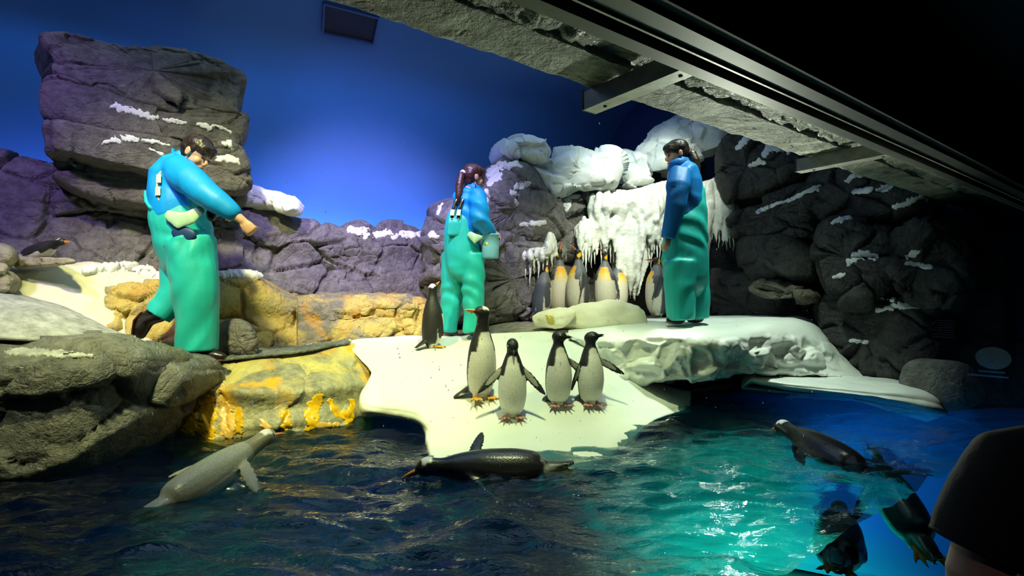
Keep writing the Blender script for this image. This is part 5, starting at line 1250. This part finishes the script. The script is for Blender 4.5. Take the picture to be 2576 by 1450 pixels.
V, F = ell_vf(q(462, 588, -0.20) - off, (0.085, 0.018, 0.05), ((1, 0, -0.15), (0, 1, 0), (0.15, 0, 1)), 3); child('pocket_gap', mesh_np('pocket_gap', V, F), MT['jacket_d'], man)
V, F = ell_vf(q(532, 540, -0.16) - off, (0.035, 0.03, 0.05), None, 3); child('belt_pouch', mesh_np('belt_pouch', V, F), MT['boot'], man)
boot([q(480, 882, -0.09), q(485, 893, -0.09), q(515, 894, -0.10), q(545, 897, -0.10), q(560, 899, -0.10)], [0.05, 0.05, 0.048, 0.042, 0.03], man, off, ([q(475, 905, -0.09), q(515, 905, -0.10), q(562, 906, -0.10)], [(0.045, 0.006), (0.05, 0.006), (0.035, 0.006)]))
boot([q(402, 790, 0.0), q(382, 796, 0.0), q(366, 808, 0.0), q(358, 826, 0.0), q(354, 842, 0.0)], [0.062, 0.062, 0.056, 0.05, 0.036], man, off, ([q(362, 786, 0.0), q(346, 806, 0.0), q(338, 842, 0.0)], [(0.045, 0.008), (0.05, 0.008), (0.036, 0.008)]))

# --- keeper in the middle with a bucket
D = 4.9
base = Vector(q(1160, 838)); off = np.array(base)
wom = empty('person', base, 'person in blue jacket and teal overalls with a ponytail carrying a light blue bucket', 'person')
HP, hd = head_parts(q(1193, 449), (0.88, 0.42, -0.10), (0, 0, 1), 0.95)
sk = HP + [tube_vf([q(1190, 462), q(1186, 478), q(1182, 495)], [0.048, 0.05, 0.07], 14), tube_vf([q(1182, 490), q(1178, 530), q(1172, 580)], [(0.09, 0.12), (0.10, 0.12), (0.12, 0.13)], 14, side=(1, 0, 0)),
    tube_vf([q(1202, 498, -0.12), q(1204, 530, -0.18), q(1205, 560, -0.18), q(1222, 574, -0.13), q(1236, 584, -0.08)], [0.045, 0.042, 0.038, 0.032, 0.024], 12),
    tube_vf([q(1160, 498, 0.10), q(1175, 560, 0.24), q(1215, 580, 0.16)], [0.045, 0.038, 0.024], 12)]
sk += hand_parts(q(1236, 584, -0.08), (0.85, 0.35, -0.35), (0, 0.2, -1), -1, (45, 60, 45), 0.92, 30)
sk += hand_parts(q(1215, 580, 0.16), (0.8, -0.4, -0.3), (0, 0, -1), 1, (40, 50, 40), 0.92)
skinmesh(sk, wom, off, MT['skin']); face_bits(hd, wom, off, 0.95)
V, F = remesh(hair_parts(hd, 1.0, 0.01) + [tube_vf([hd[4](0.07, 0.06, 0.05), hd[4](0.075, 0.066, 0.0), hd[4](0.066, 0.066, -0.05)], [0.014, 0.012, 0.005], 8)], 0.009, 3); N = vert_normals(V, F); V = V + N * (0.004 * fbm(V, 45, 2, 3))[:, None]
child('hair', mesh_np('hair', V - off, F), MT['hair_b'], wom)
V, F = remesh([tube_vf([q(1172, 434, -0.04), q(1161, 440, -0.08), q(1156, 465, -0.11), q(1154, 495, -0.13), q(1149, 518, -0.13)], [0.022, 0.034, 0.040, 0.032, 0.012], 12)], 0.008, 2)
pt_ = child('ponytail', mesh_np('ponytail', V - off, F), MT['hair_b'], wom)
V, F = tube_vf([q(1167, 434, -0.06), q(1163, 437, -0.07)], [0.03, 0.03], 12, caps=False); child('hair_tie', mesh_np('hair_tie', V - off, F), MT['white_plastic'], pt_)
jk = [tube_vf([q(1187, 474), q(1183, 488), q(1180, 505), q(1177, 540), q(1172, 572)], [(0.075, 0.075), (0.12, 0.13), (0.145, 0.15), (0.15, 0.15), (0.15, 0.15)], 20, side=(1, 0, 0)),
    tube_vf([q(1200, 496, -0.09), q(1206, 520, -0.17), q(1208, 556, -0.18), q(1222, 572, -0.14), q(1234, 581, -0.09)], [0.085, 0.085, 0.085, 0.075, 0.055], 16),
    tube_vf([q(1160, 496, 0.08), q(1172, 560, 0.24), q(1210, 578, 0.17)], [0.08, 0.075, 0.055], 14)]
fabric(jk, 0.011, wom, 'jacket', MT['jacket'], off, 0.011, 23, (1, 1, 1), 9)
V, F = tube_vf([q(1176, 474, -0.06), q(1190, 472, -0.10), q(1205, 477, -0.08), q(1216, 486, 0.0)], [(0.034, 0.012)] * 4, 10, side=(0, 0, 1)); child('collar', mesh_np('collar', V - off, F), MT['jacket'], wom)
V, F = tube_vf([q(1195, 466, -0.09), q(1200, 480, -0.13)], [(0.012, 0.006)] * 2, 8); child('collar_strap', mesh_np('collar_strap', V - off, F), MT['boot'], wom)
ov = [tube_vf([q(1162, 556), q(1162, 590), q(1166, 630), q(1168, 670)], [(0.15, 0.155), (0.168, 0.165), (0.175, 0.17), (0.165, 0.16)], 20, side=(1, 0, 0)),
    tube_vf([q(1146, 640, 0.06), q(1140, 700, 0.07), q(1136, 750, 0.08), q(1130, 835, 0.08)], [0.13, 0.115, 0.10, 0.075], 16, side=(1, 0, 0), caps=False),
    tube_vf([q(1188, 640, -0.04), q(1191, 700, -0.05), q(1191, 760, -0.05), q(1190, 836, -0.05)], [0.12, 0.105, 0.098, 0.088], 16, side=(1, 0, 0), caps=False)]
fabric(ov, 0.012, wom, 'overalls', MT['teal'], off, 0.011, 33)
fabric([tube_vf([q(1145, 545, -0.14), q(1147, 560, -0.155), q(1148, 590, -0.15)], [(0.065, 0.015), (0.075, 0.018), (0.09, 0.02)], 14, side=(1, 0.25, 0))], 0.009, wom, 'back_panel', MT['teal'], off, 0.002, 35)
for x in (1137, 1153):
    V, F = tube_vf([q(x, 548, -0.165), q(x + 2, 532, -0.165), q(x + 8, 510, -0.16), q(x + 16, 492, -0.13)], [(0.014, 0.005)] * 4, 8, side=(1, 0, 0)); st_ = child('strap', mesh_np('strap', V - off, F), MT['boot'], wom)
    vb = box_vf(q(x + 1, 535, -0.178) - off, (0.017, 0.003, 0), (0, 0.006, 0), (0.004, 0, 0.026)); child('buckle', mesh_np('buckle', *vb, False), MT['white_plastic'], st_)
    V, F = ell_vf(q(x, 551, -0.175) - off, (0.007, 0.006, 0.007), None, 2); child('rivet', mesh_np('rivet', V, F), MT['metal_l'], st_)
fabric([tube_vf([q(1180, 588, -0.17), q(1196, 602, -0.19), q(1212, 596, -0.17)], [(0.03, 0.012), (0.05, 0.014), (0.02, 0.012)], 12, side=(0, 0, 1))], 0.008, wom, 'bib_flap', MT['mint'], off, 0.003, 37)
boot([q(1125, 832, 0.07), q(1138, 838, 0.08), q(1146, 840, 0.1)], [0.045, 0.042, 0.03], wom, off)
boot([q(1186, 832, -0.05), q(1198, 838, -0.02), q(1208, 840, 0.0)], [0.045, 0.042, 0.03], wom, off)
# bucket
bp_ = U(1233, 650, 4.82); bk = empty('bucket', bp_, 'light blue plastic bucket held by the ponytailed keeper in the middle', 'bucket'); off = np.array(bp_)
MT['bucket'] = M_plain('bucket_pale_blue', (0.24, 0.58, 0.80), 0.3, noise=0.05, nscale=8)
k = 4.82 / FPX; prof = [(0.0, 0.0), (20 * k, 0.0), (21.5 * k, 2 * k), (22 * k, 30 * k), (22 * k, 56 * k), (23.5 * k, 57 * k), (23.5 * k, 60 * k), (21.2 * k, 60 * k), (20 * k, 4 * k), (0.0, 3 * k)]
V, F = [], []; sg = 40
for i, (rr, z) in enumerate(prof):
    for j in range(sg): V.append((rr * math.cos(2 * math.pi * j / sg), rr * math.sin(2 * math.pi * j / sg), z))
for i in range(len(prof) - 1):
    for j in range(sg): F.append([i * sg + j, i * sg + (j + 1) % sg, (i + 1) * sg + (j + 1) % sg, (i + 1) * sg + j])
child('tub', mesh_np('tub', np.array(V), F), MT['bucket'], bk)
V, F = tube_vf([(23 * k * math.cos(t), 0.0, 58 * k + 12 * k * math.sin(t)) for t in np.linspace(0, math.pi, 15)], [0.006] * 15, 8); child('handle', mesh_np('handle', V, F), MT['bucket'], bk)
for a, col in ((-110, (0.85, 0.65, 0.05)), (-122, (0.1, 0.45, 0.2))):
    V, F = ell_vf((22 * k * math.cos(math.radians(a)), 22 * k * math.sin(math.radians(a)), 34 * k), (0.014, 0.003, 0.016), ((-math.sin(math.radians(a)), math.cos(math.radians(a)), 0), (math.cos(math.radians(a)), math.sin(math.radians(a)), 0), (0, 0, 1)), 2)
    child('sticker', mesh_np('sticker', V, F), M_plain('sticker', col, 0.4), bk)

# --- keeper standing at the right, facing left
D = 4.6
base = Vector(q(1722, 808)); off = np.array(base)
wr = empty('person', base, 'person in darker blue jacket and teal overalls standing upright on the ice, facing left', 'person')
HP, hd = head_parts(q(1702, 390), (-0.96, -0.06, -0.20), (0, 0, 1), 0.95)
sk = HP + [tube_vf([q(1706, 402), q(1713, 420), q(1718, 445)], [0.048, 0.052, 0.075], 14), tube_vf([q(1718, 440), q(1722, 490), q(1724, 560)], [(0.10, 0.13), (0.11, 0.13), (0.13, 0.14)], 14, side=(1, 0, 0)),
    tube_vf([q(1710, 440, -0.13), q(1702, 480, -0.18), q(1697, 520, -0.20), q(1688, 560, -0.20), q(1681, 596, -0.19)], [0.05, 0.044, 0.038, 0.032, 0.025], 12),
    tube_vf([q(1716, 440, 0.13), q(1705, 520, 0.20), q(1690, 596, 0.18)], [0.05, 0.038, 0.025], 12)]
sk += hand_parts(q(1681, 596, -0.19), (-0.15, 0, -1), (-0.5, 0.8, 0), 1, (25, 30, 25), 0.85)
sk += hand_parts(q(1690, 596, 0.18), (-0.15, 0, -1), (-0.5, -0.8, 0), -1, (25, 30, 25), 0.85)
skinmesh(sk, wr, off, MT['skin']); face_bits(hd, wr, off, 0.95)
V, F = remesh(hair_parts(hd, 1.0, 0.0), 0.009, 3); N = vert_normals(V, F); V = V + N * (0.004 * fbm(V, 45, 2, 3))[:, None]
child('hair', mesh_np('hair', V - off, F), MT['hair'], wr)
V, F = remesh([tube_vf([q(1726, 382, 0), q(1740, 388, -0.02), q(1748, 405, -0.04), q(1752, 435, -0.05), q(1756, 468, -0.05)], [0.026, 0.042, 0.044, 0.038, 0.016], 12)], 0.009, 2)
pt_ = child('ponytail', mesh_np('ponytail', V - off, F), MT['hair'], wr)
V, F = tube_vf([q(1730, 383, 0), q(1735, 385, 0)], [0.036, 0.036], 12, caps=False); child('hair_tie', mesh_np('hair_tie', V - off, F), MT['boot'], pt_)
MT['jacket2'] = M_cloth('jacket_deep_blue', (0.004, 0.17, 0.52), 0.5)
jk = [tube_vf([q(1712, 414), q(1716, 430), q(1722, 460), q(1726, 510), q(1728, 560)], [(0.085, 0.085), (0.125, 0.15), (0.148, 0.17), (0.15, 0.17), (0.15, 0.16)], 20, side=(1, 0, 0)),
    tube_vf([q(1712, 436, -0.10), q(1706, 470, -0.18), q(1700, 520, -0.20), q(1690, 562, -0.20), q(1679, 602, -0.19)], [0.10, 0.10, 0.088, 0.075, 0.062], 16, caps=False),
    tube_vf([q(1718, 436, 0.10), q(1706, 520, 0.20), q(1690, 598, 0.18)], [0.09, 0.078, 0.058], 14, caps=False)]
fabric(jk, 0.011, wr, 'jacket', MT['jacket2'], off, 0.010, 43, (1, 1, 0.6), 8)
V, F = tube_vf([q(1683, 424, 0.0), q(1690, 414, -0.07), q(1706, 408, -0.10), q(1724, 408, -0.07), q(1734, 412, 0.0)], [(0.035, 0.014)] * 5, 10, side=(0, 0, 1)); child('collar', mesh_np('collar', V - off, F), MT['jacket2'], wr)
ov = [tube_vf([q(1742, 485), q(1738, 520), q(1730, 560), q(1723, 610), q(1722, 650), q(1724, 700)], [(0.10, 0.13), (0.125, 0.155), (0.165, 0.18), (0.19, 0.19), (0.195, 0.19), (0.18, 0.18)], 20, side=(1, 0, 0)),
    tube_vf([q(1714, 660, -0.07), q(1711, 720, -0.09), q(1711, 770, -0.09), q(1713, 805, -0.09)], [0.15, 0.13, 0.118, 0.112], 16, side=(1, 0, 0), caps=False),
    tube_vf([q(1744, 660, 0.05), q(1754, 720, 0.06), q(1757, 770, 0.06), q(1758, 802, 0.06)], [0.13, 0.10, 0.092, 0.088], 16, side=(1, 0, 0), caps=False)]
fabric(ov, 0.012, wr, 'overalls', MT['teal'], off, 0.009, 53)
for dd in (-0.06, 0.06):
    V, F = tube_vf([q(1768, 490, dd), q(1764, 465, dd), q(1750, 438, dd), q(1730, 420, dd)], [(0.018, 0.006)] * 4, 8, side=(0, 1, 0)); st_ = child('strap', mesh_np('strap', V - off, F), MT['jacket_d'], wr)
    V, F = box_vf(q(1768, 476, dd) - off, (0.006, 0, 0), (0, 0.016, 0), (0, 0, 0.022)); child('buckle', mesh_np('buckle', V, F, False), MT['white_plastic'], st_)
V, F = box_vf(q(1694, 470, -0.285) - off, (0.018, 0, 0), (0, 0.004, 0), (0, 0, 0.006)); child('sleeve_tag', mesh_np('sleeve_tag', V, F, False), MT['jacket_d'], wr)
boot([q(1712, 802, -0.09), q(1700, 804, -0.10), q(1684, 806, -0.10)], [0.045, 0.042, 0.03], wr, off, ([q(1712, 811, -0.09), q(1698, 811, -0.10), q(1676, 811, -0.10)], [(0.045, 0.005), (0.048, 0.005), (0.035, 0.005)]))
boot([q(1760, 800, 0.06), q(1748, 802, 0.05), q(1736, 804, 0.05)], [0.04, 0.04, 0.03], wr, off)

# --- visitor at the lower right edge, in front of the window
D = 1.25
fz = -0.70
base = Vector((q(2790, 1150)[0], D, fz)); off = np.array(base); vx = base.x
vis = empty('person', base, 'visitor in a black t-shirt at the right edge, only an arm and shoulder in view', 'person')
HP, hd = head_parts((vx + 0.02, D + 0.04, 0.80), (-0.55, 0.83, 0), (0, 0, 1), 1.0)
sk = HP + [tube_vf([(vx, D, 0.74), (vx, D, 0.62), (vx, D, 0.56)], [0.055, 0.058, 0.08], 14), tube_vf([(vx, D, 0.5), (vx, D, 0.25), (vx, D, -0.02), (vx, D, -0.1)], [(0.17, 0.11), (0.15, 0.11), (0.16, 0.12), (0.14, 0.11)], 16, side=(1, 0, 0))]
al = [q(2580, 1215), q(2500, 1330), q(2455, 1450), (q(2470, 1560) + np.array([0, 0.02, 0])), q(2520, 1700, 0.08)]
sk += [tube_vf(al, [0.075, 0.066, 0.058, 0.05, 0.032], 14)]
sk += hand_parts(al[-1], (0.1, 0.4, -0.9), (0.8, 0.3, 0), 1)
sk += [tube_vf([(vx + 0.19, D, 0.47), (vx + 0.26, D, 0.22), (vx + 0.24, D + 0.1, 0.0)], [0.065, 0.05, 0.03], 12)] + hand_parts((vx + 0.24, D + 0.1, 0.0), (0, 0.5, -1), (-1, 0, 0), -1)
for sx in (-0.09, 0.09): sk += [tube_vf([(vx + sx, D, -0.1), (vx + sx, D, -0.36), (vx + sx, D, -0.64)], [0.085, 0.06, 0.045], 12)]
skinmesh(sk, vis, off, MT['skin_dim'], 0.009)
face_bits(hd, vis, off)
V, F = remesh(hair_parts(hd, 1.03, 0.02), 0.011, 3); child('hair', mesh_np('hair', V - off, F), MT['hair'], vis)
ts = [tube_vf([(vx, D, 0.58), (vx, D, 0.52), (vx, D, 0.40), (vx, D, 0.15), (vx, D, -0.08)], [(0.09, 0.085), (0.19, 0.12), (0.205, 0.14), (0.18, 0.14), (0.185, 0.145)], 20, side=(1, 0, 0), caps=False),
    tube_vf([q(2680, 1160), q(2580, 1195), q(2530, 1270), q(2488, 1350), q(2470, 1395)], [0.09, 0.115, 0.112, 0.108, 0.104], 18, caps=False),
    tube_vf([(vx + 0.13, D, 0.50), (vx + 0.20, D, 0.45), (vx + 0.24, D, 0.30)], [0.09, 0.10, 0.095], 14, caps=False)]
fabric(ts, 0.012, vis, 'tshirt', MT['shirt'], off, 0.004, 63)
V, F = tube_vf([al[1] + (al[2] - al[1]) * 0.42, al[1] + (al[2] - al[1]) * 0.5], [0.1075, 0.1075], 40, caps=False); child('sleeve_hem', mesh_np('sleeve_hem', V - off, F), MT['shirt'], vis)
tr = [tube_vf([(vx, D, -0.04), (vx, D, -0.16)], [(0.18, 0.14), (0.18, 0.14)], 18, side=(1, 0, 0))] + [tube_vf([(vx + sx, D, -0.14), (vx + sx, D, -0.36), (vx + sx, D, -0.62)], [0.11, 0.09, 0.08], 14, caps=False) for sx in (-0.09, 0.09)]
fabric(tr, 0.013, vis, 'trousers', MT['jacket_d'], off, 0.005, 65)
for sx in (-0.09, 0.09): boot([(vx + sx, D - 0.05, -0.66), (vx + sx - 0.02, D + 0.04, -0.665), (vx + sx - 0.04, D + 0.12, -0.675)], [0.042, 0.04, 0.028], vis, off)

# back-lit notice on the end wall of the gallery (seen only as a faint reflection in the window)
sg_ = empty('notice_board', W(GR - 0.02, 0.4, 0.2), 'dim back-lit notice with an oval emblem reflected faintly in the window at the right', 'sign')
def M_lit(name, col, st):
    m, nt, b = mat_base(name); b.inputs['Base Color'].default_value = (*col, 1); b.inputs['Emission Color'].default_value = (*col, 1); b.inputs['Emission Strength'].default_value = st; return m
MT['lit'] = M_lit('notice_backlit_panel', (0.75, 0.85, 0.78), 0.018); MT['lit2'] = M_lit('notice_backlit_marks', (0.75, 0.8, 0.78), 0.01)
gbox('board', GR - 0.012, GR - 0.002, 0.08, 0.80, 0.10, 0.80, MT['black_wall'], sg_)
V, F = ell_vf(W(GR - 0.013, 0.56, 0.40), (0.004, 0.125, 0.10), (GV, NV, (0, 0, 1)), 3); obj('oval_emblem', V, F, MT['lit'], sg_)
for k in range(8): gbox('text_line', GR - 0.016, GR - 0.012, 0.12 + 0.02 * (k % 3), 0.29, 0.565 + 0.022 * k, 0.571 + 0.022 * k, MT['lit2'], sg_)
for k in range(2): gbox('text_line', GR - 0.016, GR - 0.012, 0.46 - 0.08 * k, 0.64 + 0.02 * k, 0.27 - 0.04 * k, 0.285 - 0.04 * k, MT['lit2'], sg_)
